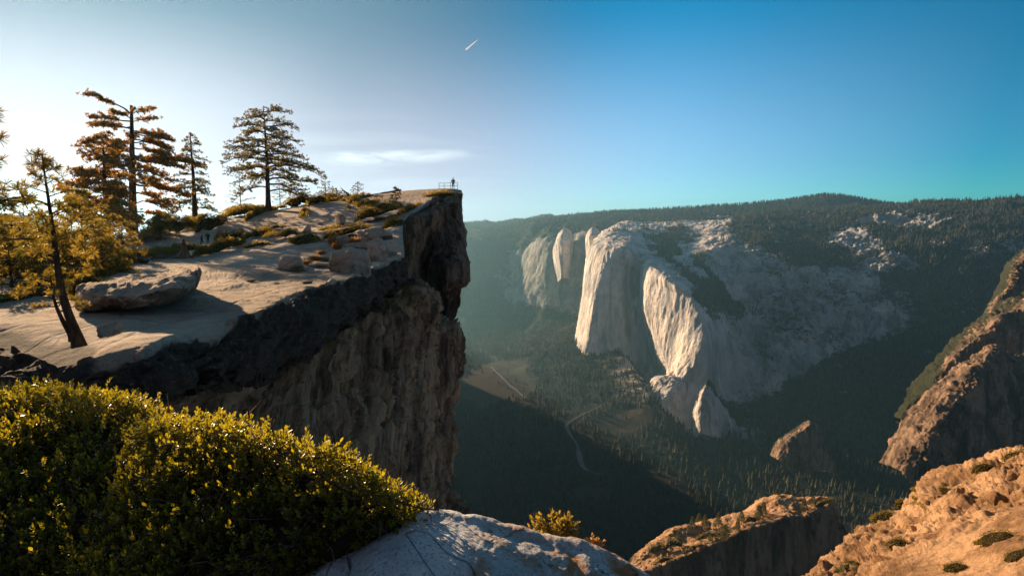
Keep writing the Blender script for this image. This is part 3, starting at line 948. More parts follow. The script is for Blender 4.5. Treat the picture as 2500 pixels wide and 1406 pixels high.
# small rocky knoll on the valley side
mountain("rock_knoll", [
    [(1880, 1110, 2000), (1896, 1080, 1985), (1930, 1052, 1980), (1974, 1027, 1980), (1996, 1045, 2000), (2012, 1100, 2050)],
    [(1892, 1118, 1910), (1918, 1082, 1900), (1948, 1058, 1900), (1978, 1038, 1910), (1999, 1056, 1960), (2022, 1110, 2030)],
    [(1905, 1125, 1880), (1930, 1100, 1880), (1956, 1080, 1885), (1982, 1062, 1900), (2005, 1080, 1950), (2032, 1125, 2020)],
    [(1915, 1150, 1870), (1938, 1150, 1870), (1962, 1150, 1875), (1988, 1150, 1890), (2012, 1150, 1940), (2044, 1160, 2010)]],
    MAT['ridge'], "small pointed rock knoll with a sunlit left flank on the shaded slope", step=2, amp=12, freq=0.02, crag=7, fac=10, lin=0.4, cat="rock knoll",
    forest=lambda n: 0.2 + 0.4 * smooth(0.7, 0.1, n.V))

# right-hand ridges, nearest lowest
mountain("rocky_ridge", [
    [(2330, 860, 1780), (2400, 770, 1800), (2440, 690, 1820), (2460, 640, 1830), (2500, 600, 1840), (2640, 540, 1880)],
    [(2340, 868, 1640), (2412, 785, 1660), (2456, 705, 1670), (2478, 655, 1680), (2516, 625, 1700), (2650, 570, 1750)],
    [(2350, 900, 1620), (2420, 830, 1645), (2466, 740, 1655), (2490, 700, 1665), (2526, 690, 1690), (2660, 670, 1740)],
    [(2360, 960, 1600), (2425, 930, 1630), (2470, 900, 1645), (2500, 890, 1655), (2530, 880, 1680), (2660, 880, 1730)]],
    MAT['ridge'], "topmost rocky ridge at the right edge with one small sunlit crag", step=3, amp=26, freq=0.012, stretch=(1, 1, 0.5), crag=8, fac=18, lin=0.4,
    cat="ridge", forest=lambda n: 0.35 + 0.5 * smooth(1.0, 0.2, n.V) + 0.3 * smooth(2420, 2360, n.px))
mountain("rocky_ridge", [
    [(2180, 1010, 1480), (2245, 940, 1500), (2300, 865, 1520), (2370, 800, 1540), (2430, 752, 1560), (2500, 712, 1580), (2640, 640, 1620)],
    [(2190, 1020, 1370), (2258, 955, 1385), (2316, 885, 1395), (2390, 820, 1400), (2448, 775, 1410), (2514, 740, 1420), (2650, 670, 1450)],
    [(2200, 1060, 1355), (2268, 1010, 1370), (2326, 950, 1380), (2400, 870, 1385), (2456, 830, 1395), (2524, 790, 1405), (2660, 750, 1435)],
    [(2210, 1130, 1340), (2275, 1100, 1355), (2335, 1060, 1365), (2405, 1030, 1375), (2460, 1000, 1385), (2530, 980, 1395), (2660, 960, 1425)]],
    MAT['ridge'], "middle rocky ridge at the right with sunlit crags along its crest", step=3, amp=28, freq=0.014, stretch=(1, 1, 0.5), crag=8, fac=18, lin=0.4,
    cat="ridge", forest=lambda n: 0.3 + 0.35 * smooth(1.0, 0.2, n.V) + 0.5 * smooth(2330, 2260, n.px))
mountain("rocky_ridge", [
    [(2150, 1130, 1120), (2166, 1090, 1120), (2200, 1035, 1130), (2245, 975, 1150), (2305, 918, 1170), (2365, 878, 1190), (2424, 851, 1210), (2520, 880, 1260), (2640, 900, 1300)],
    [(2180, 1140, 1040), (2205, 1100, 1040), (2236, 1055, 1045), (2280, 1000, 1055), (2334, 942, 1070), (2390, 895, 1100), (2428, 860, 1150), (2524, 890, 1220), (2640, 910, 1260)],
    [(2210, 1160, 1000), (2240, 1120, 1005), (2272, 1075, 1010), (2312, 1020, 1020), (2362, 960, 1045), (2406, 915, 1085), (2436, 875, 1135), (2530, 910, 1200), (2645, 930, 1240)],
    [(2230, 1220, 985), (2262, 1180, 990), (2292, 1135, 995), (2332, 1085, 1010), (2376, 1020, 1035), (2420, 980, 1075), (2450, 950, 1125), (2536, 980, 1190), (2650, 1000, 1230)],
    [(2240, 1330, 970), (2275, 1310, 975), (2305, 1280, 980), (2345, 1240, 995), (2390, 1200, 1020), (2435, 1180, 1060), (2470, 1170, 1110), (2545, 1170, 1175), (2655, 1180, 1215)]],
    MAT['ridge'], "steep rocky ridge with a sunlit crest falling to the lower left", step=2.5, amp=20, freq=0.022, stretch=(1, 1, 0.5), o=6, crag=6, fac=13, lin=0.4,
    cat="ridge", forest=lambda n: 0.12 + 0.2 * smooth(2.0, 3.2, n.V))

# south rim of the valley behind the ledge: shades the valley floor
RIM = Net([
    [(-5200, 7600, -1010), (-4300, 6000, -1010), (-3900, 4700, -1010), (-3700, 3800, -1010), (-3200, 2400, -900), (-2400, 900, -600), (-1600, 100, -300)],
    [(-3300, 6800, -420), (-2600, 5300, -400), (-2300, 4500, -300), (-2200, 3700, -200), (-1700, 2300, -200), (-1100, 1000, -210), (-500, 150, -170)],
    [(-2308, 6200, -600), (-1500, 4700, -560), (-1250, 4250, -470), (-1150, 3500, -250), (-760, 2150, -110), (-340, 850, -250), (-150, 240, -160)],
    [(-1900, 5900, -1020), (-1180, 4500, -1020), (-980, 4000, -1020), (-850, 3300, -1020), (-520, 2050, -1020), (-230, 800, -900), (-90, 200, -700)]],
    step=30, world_pts=True)
RIM.flip = False
RIM.displace(40 * fbm(RIM.pos * 0.003, 5), along=(0.3, -0.3, 1))
setp(RIM.mesh("hills", MAT['ridge'], attrs=dict(forest=0.7 + 0 * RIM.D)), "wooded southern rim of the valley behind the ledge", "hills", kind='structure')
# distant hill at the left edge
mountain("hill", [
    [(-260, 560, 3600), (-100, 545, 3500), (20, 540, 3500), (120, 560, 3500), (240, 590, 3500), (330, 620, 3600)],
    [(-260, 528, 3000), (-100, 524, 3000), (20, 527, 3000), (90, 532, 3000), (170, 570, 3000), (300, 610, 3100)],
    [(-260, 620, 2500), (-100, 620, 2500), (20, 620, 2500), (110, 620, 2500), (200, 620, 2500), (300, 640, 2600)]],
    MAT['farwall'], "hazy wooded hill beyond the trees at the left edge", amp=25, freq=0.003, forest=lambda n: np.ones(n.D.shape), cat="hill")

# ------------------------------------------------------------------ far forests
def conifer_template(sides=6, seed=0, tiers=3):
    r = np.random.RandomState(seed)
    V = []; F = []
    for t in range(tiers):
        z0 = 0.08 + 0.26 * t; z1 = min(1.0, z0 + 0.46 - 0.04 * t) if t < tiers - 1 else 1.0
        rad = 0.17 * (1 - 0.28 * t)
        b = len(V)
        for k in range(sides):
            a = 2 * math.pi * k / sides + t
            q = rad * (0.75 + 0.5 * r.rand())
            V.append((q * math.cos(a), q * math.sin(a), z0 - 0.04 * r.rand()))
        V.append((0, 0, z1))
        for k in range(sides):
            F.append((b + k, b + (k + 1) % sides, b + sides))
    return np.array(V), np.array(F)


def forest_mesh(name, pos, heights, mat, label, cat, seed=0, sides=5, tiers=2, fat=1.0):
    r = np.random.RandomState(seed)
    Vs = []; Fs = []; off = 0
    for k in range(4):
        sel = np.arange(len(pos)) % 4 == k
        p = pos[sel]; h = heights[sel]
        T, F = conifer_template(sides, seed + k, tiers)
        a = r.rand(len(p)) * 6.28; w = h * fat * (0.75 + 0.6 * r.rand(len(p)))
        ca, sa = np.cos(a), np.sin(a)
        x = (T[None, :, 0] * ca[:, None] - T[None, :, 1] * sa[:, None]) * w[:, None] + p[:, None, 0]
        y = (T[None, :, 0] * sa[:, None] + T[None, :, 1] * ca[:, None]) * w[:, None] + p[:, None, 1]
        z = T[None, :, 2] * h[:, None] + p[:, None, 2]
        Vs.append(np.stack([x, y, z], -1).reshape(-1, 3))
        Fs.append((F[None] + (np.arange(len(p)) * len(T))[:, None, None]).reshape(-1, 3) + off)
        off += len(p) * len(T)
    return setp(mk(name, np.concatenate(Vs), np.concatenate(Fs), mat, smoothed=False), label, cat, kind='stuff')


def visible_floor(n, seed, keep):
    r = np.random.RandomState(seed)
    # uniform by area inside the view wedge
    x = r.uniform(-500, 2300, n * 3); y = r.uniform(1500, 5600, n * 3)
    px = 1250 + 1400 * x / y
    ok = (px > 1060) & (px < 2560) & keep(x, y)
    x, y = x[ok][:n], y[ok][:n]
    return np.column_stack([x, y, floor_z(x, y) - 2])


river_pts = [on_floor(*p) for p in [(1475, 1032), (1412, 1050), (1383, 1062), (1393, 1085), (1408, 1105), (1414, 1128), (1422, 1150), (1445, 1165), (1500, 1175), (1640, 1186)]]
road_pts = [on_floor(*p) for p in [(1198, 917), (1245, 960), (1282, 990)]]


def keep_floor(x, y):
    d = seg_dist(x, y, river_pts); d2 = seg_dist(x, y, road_pts)
    i = np.clip(np.searchsorted(fy, y) - 1, 0, len(fy) - 2); j = np.clip(np.searchsorted(fx, x) - 1, 0, len(fx) - 2)
    rr = np.random.RandomState(5).rand(len(x))
    clump = fbm(np.column_stack([x, y, 0 * x]) * 0.006, 4)
    return (d > 26) & (d2 > 16) & ((mead[i, j] < 0.4) | (rr < 0.03)) & (clump > -0.42 + 0.2 * rr) & ~((tal[i, j] > 0.4) & (fbm(np.column_stack([x, y, 0 * x]) * 0.008 + 9, 4) > 0.12))


pf = visible_floor(26000, 3, keep_floor)
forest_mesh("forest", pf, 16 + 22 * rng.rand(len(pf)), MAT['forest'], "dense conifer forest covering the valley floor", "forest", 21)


def slope_forest(net, n, name, label, hmin, hmax, seed, thr=0.55, mat='forest', front=True, fat=1.0):
    r = np.random.RandomState(seed)
    w = smooth(thr - 0.15, thr + 0.15, net.forest + 0.35 * fbm(net.pos * 0.012, 3)) * (net.nrm[..., 2] > 0.12)
    p, nn, _ = net.scatter(n, r, weight=w)
    return forest_mesh(name, p - [0, 0, 2], hmin + (hmax - hmin) * r.rand(len(p)), MAT[mat], label, "forest", seed, fat=fat)


def keep_lit(x, y):
    return (x > 650) & (x < 1750) & (y > 1850) & (y < 2750) & keep_floor(x, y)


pl_ = visible_floor(2600, 9, keep_lit)
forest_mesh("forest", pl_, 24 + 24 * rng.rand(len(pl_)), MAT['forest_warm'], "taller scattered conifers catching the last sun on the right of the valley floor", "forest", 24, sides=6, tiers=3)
slope_forest(EC, 26000, "forest", "conifer forest on the summit slopes of the pale mountain", 14, 32, 31)
slope_forest(LW, 14000, "forest", "hazy forest on the far valley wall", 18, 34, 32)
slope_forest(r_mid, 9000, "forest", "forest along the far blue ridge", 22, 40, 33, thr=0.3)
slope_forest(r_far, 1500, "forest", "forest on the faint horizon ridge", 30, 50, 34, thr=0.3)
# ------------------------------------------------------------------ the ledge (near cliff)
def rz(px, py, z):
    return (px, py, float(dz(px, py, z)))


_r1 = [rz(-120, 605, -2.6), rz(20, 603, -2.6), rz(144, 600, -2.6), rz(256, 588, -2.3), (352, 566, 95), (440, 547, 97), (520, 537, 98), (600, 525, 98), (680, 512, 98), (770, 498, 97), (880, 485, 96), (975, 467, 94), (1085, 460, 93), (1126, 464, 93)]
_r0 = [(a, b + 45, c + 40) for (a, b, c) in _r1]
CL = [
    _r0, _r1,
    [rz(-120, 640, -2.8), rz(20, 640, -2.8), rz(144, 640, -2.8), rz(256, 630, -2.8), rz(352, 612, -2.7), rz(440, 598, -2.5), (530, 582, 72), (620, 570, 76), (700, 560, 77), (790, 545, 78), (890, 528, 78), (975, 512, 78), (1040, 499, 80), (1075, 500, 90)],
    [rz(-120, 690, -3), rz(20, 685, -3), rz(144, 680, -3), rz(256, 660, -3), rz(352, 636, -2.95), rz(450, 614, -2.8), (550, 600, 64), (640, 590, 65), (720, 582, 65), (810, 572, 63), (900, 562, 61), (950, 552, 63), (985, 545, 66), (980, 560, 78)],
    [rz(-120, 740, -3), rz(20, 730, -3), rz(144, 715, -3), rz(256, 690, -3), rz(352, 662, -3), rz(450, 636, -2.98), rz(550, 616, -2.9), (650, 601, 60), (740, 595, 58), (820, 591, 56), (900, 588, 55), (950, 591, 53), (985, 598, 53), (975, 610, 66)],
    [rz(-120, 800, -3.2), rz(20, 785, -3.15), rz(144, 800, -3.15), rz(256, 765, -3.1), rz(352, 750, -3.1), rz(450, 720, -3.05), rz(550, 690, -3.05), rz(672, 665, -3.05), rz(760, 645, -3.05), rz(842, 635, -3.0), rz(905, 624, -2.95), (950, 615, 51), (987, 613, 51), (975, 625, 62)],
    [rz(-120, 850, -3.4), rz(20, 850, -3.5), rz(144, 900, -3.5), rz(256, 872, -3.32), rz(352, 850, -3.25), rz(450, 812, -3.2), rz(550, 786, -3.15), rz(672, 741, -3.1), rz(760, 703, -3.1), rz(842, 681, -3.1), rz(905, 660, -3.1), rz(950, 641, -3.08), (987, 628, 49.5), (975, 640, 60)],
    [(-120, 920, 13.6), (20, 925, 13.0), (144, 945, 13.2), (262, 932, 13.6), (360, 915, 14.2), (460, 885, 15.4), (556, 856, 17), (665, 822, 20), (757, 778, 24.3), (838, 735, 29.5), (900, 704, 35.5), (951, 672, 43), (990, 656, 48.5), (975, 670, 60)],
    [(-120, 990, 13.2), (20, 990, 13.3), (144, 988, 13.5), (256, 985, 13.9), (368, 980, 14.3), (470, 957, 15.6), (560, 926, 17.2), (656, 902, 20), (752, 853, 24.2), (832, 790, 29.5), (893, 749, 35.5), (950, 704, 43), (993, 688, 49), (975, 700, 60)],
    [(-120, 1004, 14.5), (20, 1004, 14.8), (144, 1002, 15), (258, 999, 15.6), (372, 994, 16.2), (474, 972, 17.8), (566, 944, 19.8), (662, 918, 23), (760, 868, 27.5), (840, 806, 33), (900, 763, 39), (962, 720, 46), (1006, 702, 51), (985, 715, 62)],
    [(-120, 1030, 14.8), (20, 1030, 15), (144, 1028, 15.5), (262, 1024, 16.5), (378, 1020, 17.6), (486, 1000, 19.2), (584, 972, 21.5), (680, 945, 25), (776, 910, 29.5), (858, 852, 35.5), (930, 805, 42), (1000, 760, 50), (1050, 742, 56), (1025, 755, 80)],
    [(-120, 1070, 15), (20, 1070, 15.5), (144, 1070, 16), (268, 1065, 17), (388, 1060, 18.4), (505, 1040, 20.2), (606, 1020, 22.8), (705, 1000, 26), (805, 965, 30.5), (890, 925, 37), (970, 885, 45), (1055, 840, 56), (1119, 850, 64), (1085, 860, 95)],
    [(-120, 1140, 14.8), (20, 1140, 15.3), (144, 1140, 15.9), (270, 1130, 17), (400, 1120, 18.6), (520, 1100, 20.6), (625, 1085, 23), (730, 1065, 26.5), (830, 1030, 31), (915, 990, 37.5), (990, 960, 45), (1060, 930, 55), (1108, 935, 62), (1070, 940, 95)],
    [(-120, 1240, 14.4), (20, 1240, 15), (144, 1240, 15.6), (270, 1230, 16.8), (400, 1210, 18.4), (530, 1190, 20.4), (640, 1170, 23), (745, 1150, 26.5), (845, 1130, 31), (925, 1110, 37.5), (1000, 1080, 45), (1060, 1060, 53), (1094, 1070, 59), (1060, 1075, 95)],
    [(-120, 1400, 14), (20, 1400, 14.5), (144, 1400, 15), (270, 1380, 16.2), (400, 1350, 17.8), (530, 1310, 20), (640, 1290, 22.5), (745, 1270, 26), (845, 1240, 31), (925, 1220, 37.5), (1000, 1200, 44), (1055, 1190, 51), (1088, 1200, 56), (1050, 1200, 90)],
    [(-120, 1600, 14), (20, 1600, 14.5), (144, 1600, 15), (270, 1560, 16), (400, 1520, 17.5), (530, 1480, 20), (640, 1450, 22.5), (745, 1430, 26), (845, 1400, 31), (940, 1380, 37), (1040, 1350, 42), (1130, 1330, 47), (1215, 1340, 52), (1150, 1340, 85)],
]
LG = Net(CL, step=2.2, vstep=2.0, c=0.40, lin=0.35)
_V, _U, _p = LG.V, LG.U, LG.pos
top_m = smooth(6.1, 5.9, _V)
wall_m = smooth(8.1, 8.9, _V)
band_m = (1 - top_m) * (1 - wall_m)
# thin exfoliation sheets on the open slab, humps on the plateau, ribs and flutes on the walls
lipw = np.exp(-((_V - 8.0) / 0.9)**2)
LG.displace(lipw * (0.03 * LG.D * fbm(np.stack([0 * _V, _p[..., 1] * 0.5, 0 * _V], -1), 5) + 0.012 * LG.D * np.floor(4 * fbm(np.stack([0 * _V + 5, _p[..., 1] * 0.35, 0 * _V], -1), 3)) / 2), along=(0, 0, 1))
_p = LG.pos
sheet = fbm(_p * np.array([0.16, 0.10, 0.5]), 5)
terr = np.floor(sheet * 9) / 9 + smooth(0.75, 1.0, (sheet * 9) % 1) / 9
LG.displace(top_m * smooth(1.0, 2.0, _V) * (0.10 * fbm(_p * 0.9, 7, gain=0.6) + 0.36 * terr + 0.30 * fbm(_p * 0.22, 4) * smooth(3.2, 4.6, _V) + 0.45 * fbm(_p * 0.09, 4) * smooth(4.6, 3.2, _V)) * (0.4 + 0.6 * smooth(12, 30, LG.D)), along=(0, 0, 1))
diag = np.stack([_p[..., 0], _p[..., 1] * 0.8 - _p[..., 2] * 0.6, (_p[..., 1] * 0.6 + _p[..., 2] * 0.8) * 0.16], -1)
w_ribs = fbm(diag * 0.33, 7, gain=0.6, ridged=True) * 0.7 + 0.5 * fbm(diag * 0.13, 4) + 1.5 * facet(diag * np.array([0.5, 0.5, 1.2]) * 0.55, 4.0, 0.75) + 0.9 * facet(_p * np.array([0.6, 0.5, 0.22]) + 3, 4.0, 0.8)
vert = _p * np.array([1, 1, 0.22])
LG.displace(band_m * (0.34 * fbm(vert * 0.7, 6) + 0.10 * fbm(_p * 3.0, 4) + 0.9 * facet(_p * np.array([0.5, 0.5, 0.9]) + 5, 4.0, 0.8)) + wall_m * w_ribs * 0.042 * np.minimum(LG.D, 40) * 0.9)
dark = smooth(5.80, 6.35, _V + 0.35 * fbm(_p * 0.5, 5)) * smooth(9.2, 8.6, _V)
dark = np.maximum(dark, smooth(3.4, 2.2, _U) * smooth(5.0, 5.8, _V))  # shaded side of the left slope, painted with the dark tone
dark = np.maximum(dark, 0.50 * smooth(9.5, 12.0, _U) * smooth(9, 10.5, _V) * (0.6 + 0.8 * fbm(diag * 0.12, 4)))
dark = np.maximum(dark, 0.30 * wall_m * smooth(5.0, 3.0, _U))
moss = 0.6 * smooth(8.5, 9.1, _V) * smooth(10.2, 9.3, _V) * smooth(7.0, 9.0, _U) + 0.12 * wall_m
ledge = setp(LG.mesh("rock_ledge", MAT['slab'], attrs=dict(dark=dark, wall=wall_m, moss=moss)),
             "broad pale granite ledge with a black lichened overhanging rim above the drop", "rock ledge", kind='structure')

# ------------------------------------------------------------------ the prow (far end of the cliff, where the person stands)
PW = Net([
    [(900, 600, 72), (960, 545, 78), (1010, 515, 82), (1045, 500, 86), (1068, 488, 90), (1098, 470, 92), (1128, 468, 91), (1120, 472, 110)],
    [(920, 592, 62), (958, 552, 66), (1000, 530, 71), (1040, 524, 76), (1070, 500, 81), (1100, 476, 88), (1129, 474, 88.5), (1118, 480, 112)],
    [(930, 600, 59), (962, 562, 64), (1008, 540, 69.5), (1046, 532, 74), (1074, 512, 80), (1102, 492, 86.5), (1125, 493, 87.5), (1112, 496, 112)],
    [(935, 640, 58), (966, 590, 64), (1012, 570, 69.5), (1046, 560, 76), (1076, 545, 80), (1102, 530, 83), (1127, 533, 85.5), (1115, 535, 112)],
    [(940, 680, 58), (970, 625, 65), (1014, 605, 71), (1040, 600, 80), (1066, 575, 79), (1104, 566, 80.5), (1138, 569, 83), (1122, 570, 112)],
    [(945, 720, 58), (975, 655, 66), (1012, 640, 72), (1036, 640, 81), (1058, 625, 77), (1104, 610, 78), (1137, 606, 81), (1124, 610, 112)],
    [(950, 750, 58), (980, 700, 66), (1012, 680, 71), (1036, 675, 80), (1056, 655, 76), (1108, 644, 75), (1147, 646, 78.5), (1130, 650, 112)],
    [(955, 780, 58), (984, 740, 66), (1014, 715, 71), (1036, 710, 79), (1056, 690, 76), (1108, 678, 74.5), (1147, 686, 78), (1130, 690, 112)],
    [(958, 800, 58), (988, 760, 66), (1018, 735, 71), (1038, 730, 79), (1056, 712, 76), (1098, 702, 75.5), (1121, 703, 79.5), (1105, 706, 112)],
    [(960, 830, 59), (992, 790, 67), (1022, 770, 72), (1042, 760, 79), (1056, 750, 77), (1092, 742, 76.5), (1118, 742, 80), (1100, 745, 112)],
    [(965, 870, 60), (996, 840, 68), (1026, 820, 73), (1046, 810, 79), (1060, 795, 77), (1082, 785, 77), (1100, 782, 79.5), (1085, 790, 112)],
    [(970, 960, 62), (1000, 930, 70), (1030, 910, 75), (1050, 900, 80), (1064, 890, 78), (1080, 880, 78), (1094, 880, 80), (1078, 880, 112)]],
    step=1.8, vstep=1.8, c=0.4, lin=0.75)
_p = PW.pos
blk = facet(_p * np.array([0.16, 0.16, 0.07]), 4.0, 0.7) + 0.5 * facet(_p * np.array([0.4, 0.4, 0.12]) + 9, 4.0, 0.7)
PW.displace((1.4 * fbm(_p * np.array([0.28, 0.28, 0.07]), 6, ridged=True) + 2.2 * blk + 0.35 * fbm(_p * 0.9, 5)) * 0.75 * smooth(0.4, 2.0, PW.V) * (1 - 0.65 * smooth(5.3, 6, PW.U)))
moss = (0.35 + 0.65 * smooth(3.0, 1.5, PW.U)) * smooth(9, 3, PW.V)
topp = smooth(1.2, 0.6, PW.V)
setp(PW.mesh("cliff_prow", MAT['prow'], attrs=dict(moss=moss, top=topp)), "streaked and mossy sheer prow of the cliff below the railing", "cliff", kind='structure')

# stepped ledges below the lookout
def closed(rows, L_, R_):
    rr = [[L_] + list(r) + [R_] for r in rows]
    return rr + [rr[0]]


def rock_from(rows, L_, R_, name, label, cat, amp=0.1, freq=1.0, mat='slab', step=2.0, c=0.3, attrs=None, group=None, kind=None):
    n = Net(closed(rows, L_, R_), step, c=c, lin=0.55)
    # orientation: outward from the centroid
    cen = n.pos.reshape(-1, 3).mean(0)
    if (np.sum(n.nrm * (n.pos - cen), -1)).mean() < 0:
        n.flip = not n.flip; n.nrm = -n.nrm
    edge = smooth(0, 1, n.U) * smooth(n.U.max(), n.U.max() - 1, n.U)
    n.displace(edge * amp * (fbm(n.pos * freq, 6) + 0.8 * facet(n.pos * freq * 0.9, 4.0, 0.8)))
    a = dict(dark=0.62 * smooth(0.45, -0.3, n.nrm[..., 2]), wall=0 * n.D, moss=0 * n.D)  # dark tone on the side and under faces
    if mat == 'prow':
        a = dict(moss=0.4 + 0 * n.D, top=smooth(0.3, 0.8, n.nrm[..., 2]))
    if attrs: a.update(attrs(n))
    return setp(n.mesh(name, MAT[mat], attrs=a), label, cat, group, kind)


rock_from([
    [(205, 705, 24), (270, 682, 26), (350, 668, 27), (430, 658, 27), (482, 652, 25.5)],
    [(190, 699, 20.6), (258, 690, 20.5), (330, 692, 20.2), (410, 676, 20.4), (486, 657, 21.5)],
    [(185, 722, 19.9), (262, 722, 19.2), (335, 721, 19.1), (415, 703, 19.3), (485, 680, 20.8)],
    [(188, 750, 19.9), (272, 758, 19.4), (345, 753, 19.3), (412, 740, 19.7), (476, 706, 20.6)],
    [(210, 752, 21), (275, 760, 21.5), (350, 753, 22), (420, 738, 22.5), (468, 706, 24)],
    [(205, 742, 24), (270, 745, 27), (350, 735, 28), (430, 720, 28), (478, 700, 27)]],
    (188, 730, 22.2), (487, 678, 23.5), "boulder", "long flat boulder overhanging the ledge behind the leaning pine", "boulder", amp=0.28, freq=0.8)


def boulder(px, py, D, wpx, hpx, depth, label, seed, name="boulder", cat="boulder", tilt=0.0, planes=14, mat='slab', darkv=0.25, sink=0.28, group=None):
    """py is the base; wpx, hpx the size seen in photo pixels"""
    r = np.random.RandomState(seed)
    b = P(px, py, D)
    if mat == 'slab' and seed not in (29, 37, 31, 32):
        b = LG.at(px, py); D = float(b[1])
    w = wpx / FPX * D / 2; h = hpx / FPX * D / 2 * (1 + sink)
    th, ph = np.meshgrid(np.linspace(0, math.pi, 40), np.linspace(0, 2 * math.pi, 61))
    d = np.stack([np.sin(th) * np.cos(ph), np.sin(th) * np.sin(ph), np.cos(th)], -1)
    nn = r.normal(size=(planes, 3)); nn /= np.linalg.norm(nn, axis=1)[:, None]
    nn = np.concatenate([nn, [[0, 0, 1], [0, 0, -1]]]); hh = np.concatenate([0.72 + 0.25 * r.rand(planes), [0.82, 0.9]])
    q = (d @ nn.T) / hh
    rad = 1 / np.power(np.sum(np.clip(q, 0, None)**14, -1), 1 / 14.0)
    p = d * rad[..., None]
    p = p / np.abs(p.reshape(-1, 3)).max(0)
    p = p * (1 + 0.10 * fbm(d * 2.0 + seed, 6)[..., None] + 0.05 * fbm(d * 5.0 + seed, 6, ridged=True)[..., None] + 0.22 * facet(d * 1.7 + seed * 3, 4.0, 0.8)[..., None])
    p[..., :2] *= (1 + 0.22 * np.clip(-p[..., 2:3] - 0.1, -0.8, 0.7))
    p = p * np.array([w, depth / 2, h])
    ca, sa = math.cos(tilt), math.sin(tilt)
    x, z = p[..., 0] * ca - p[..., 2] * sa, p[..., 0] * sa + p[..., 2] * ca
    pos = np.stack([x, p[..., 1], z], -1) + b + np.array([0, depth * 0.3, h * (1 - sink)])
    nv, nu = pos.shape[:2]
    idx = np.arange(nv * nu).reshape(nv, nu)
    F = np.stack([idx[:-1, :-1], idx[:-1, 1:], idx[1:, 1:], idx[1:, :-1]], -1).reshape(-1, 4)
    nz = darkv + 0.30 * smooth(0.35, -0.35, d[..., 2]) + 0.25 * fbm(pos * 1.2, 4)  # dark tone grows towards the underside
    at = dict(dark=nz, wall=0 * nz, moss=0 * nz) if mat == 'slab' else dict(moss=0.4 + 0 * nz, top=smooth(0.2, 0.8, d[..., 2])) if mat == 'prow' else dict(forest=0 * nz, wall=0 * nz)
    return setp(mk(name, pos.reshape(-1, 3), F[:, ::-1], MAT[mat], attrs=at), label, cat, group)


boulder(704, 662, 36.5, 72, 33, 1.5, "small squared boulder alone on the middle of the slab", 3, darkv=0.3)
boulder(843, 668, 36, 112, 58, 2.6, "cracked sloping boulder on the slab near the black rim", 5, tilt=-0.12)
boulder(918, 642, 41, 62, 50, 1.8, "wedge-shaped boulder leaning beside the cracked boulder", 8, tilt=0.35)
boulder(950, 626, 47, 60, 34, 2.6, "square-cut block at the far corner of the slab", 12, planes=6, darkv=0.25)
boulder(868, 612, 47, 100, 16, 2.5, "low flat rock plate behind the cracked boulder", 14)
boulder(775, 650, 39, 62, 14, 1.6, "thin broken rock plate beside the small orange grass tuft", 15)
boulder(742, 659, 37, 46, 9, 1.2, "flat stone just right of the small squared boulder", 17)
boulder(790, 636, 43, 90, 12, 2.2, "low rock shelf across the slab behind the broken plate", 18)
boulder(905, 592, 54, 100, 34, 4.0, "rounded rock hump between the long shrub and the cliff", 19, tilt=0.18)
boulder(830, 596, 53, 64, 22, 2.2, "dark-fronted rock beside the tall dry bush", 21, darkv=0.35)
boulder(895, 604, 50, 80, 24, 2.4, "low layered rock in front of the rounded hump", 22)
boulder(541, 584, 76, 44, 30, 3.0, "smooth oval boulder right of the two hikers", 23, planes=6)
boulder(832, 549, 73, 54, 28, 3.0, "brown rounded boulder amid the shrubs of the slope", 24, planes=9, darkv=0.3)
boulder(722, 524, 88, 40, 18, 2.5, "pale round boulder near the tall round-topped pine", 25, planes=6)
boulder(748, 572, 68, 46, 20, 2.5, "rounded boulder with shrubs to its left in the middle of the slope", 26, planes=7, darkv=0.25)
boulder(779, 548, 73, 14, 7, 0.8, "small pale stone below the brown rounded boulder", 27)
boulder(852, 548, 70, 34, 10, 1.5, "jumbled pale stone right of the brown rounded boulder", 28)
boulder(985, 480, 92, 200, 12, 14, "long low rock dome on the skyline left of the railing", 29, planes=12, tilt=0.05, sink=0.4)
boulder(1055, 508, 82, 66, 26, 4, "stepped ledge rock below the golden lookout shrub", 31, mat='prow')
boulder(1096, 500, 83.5, 46, 20, 4, "pale capped block under the lookout", 32, mat='prow', planes=6)
boulder(745, 690, 28, 38, 6, 0.5, "dark sliver of stone on the open slab", 35, darkv=0.5)
boulder(610, 686, 31, 26, 6, 0.5, "small dark stone on the slab right of the long boulder", 36, darkv=0.5)
boulder(262, 818, 14.6, 44, 26, 1.2, "low rock knob at the foot of the leaning pine", 37, planes=8)

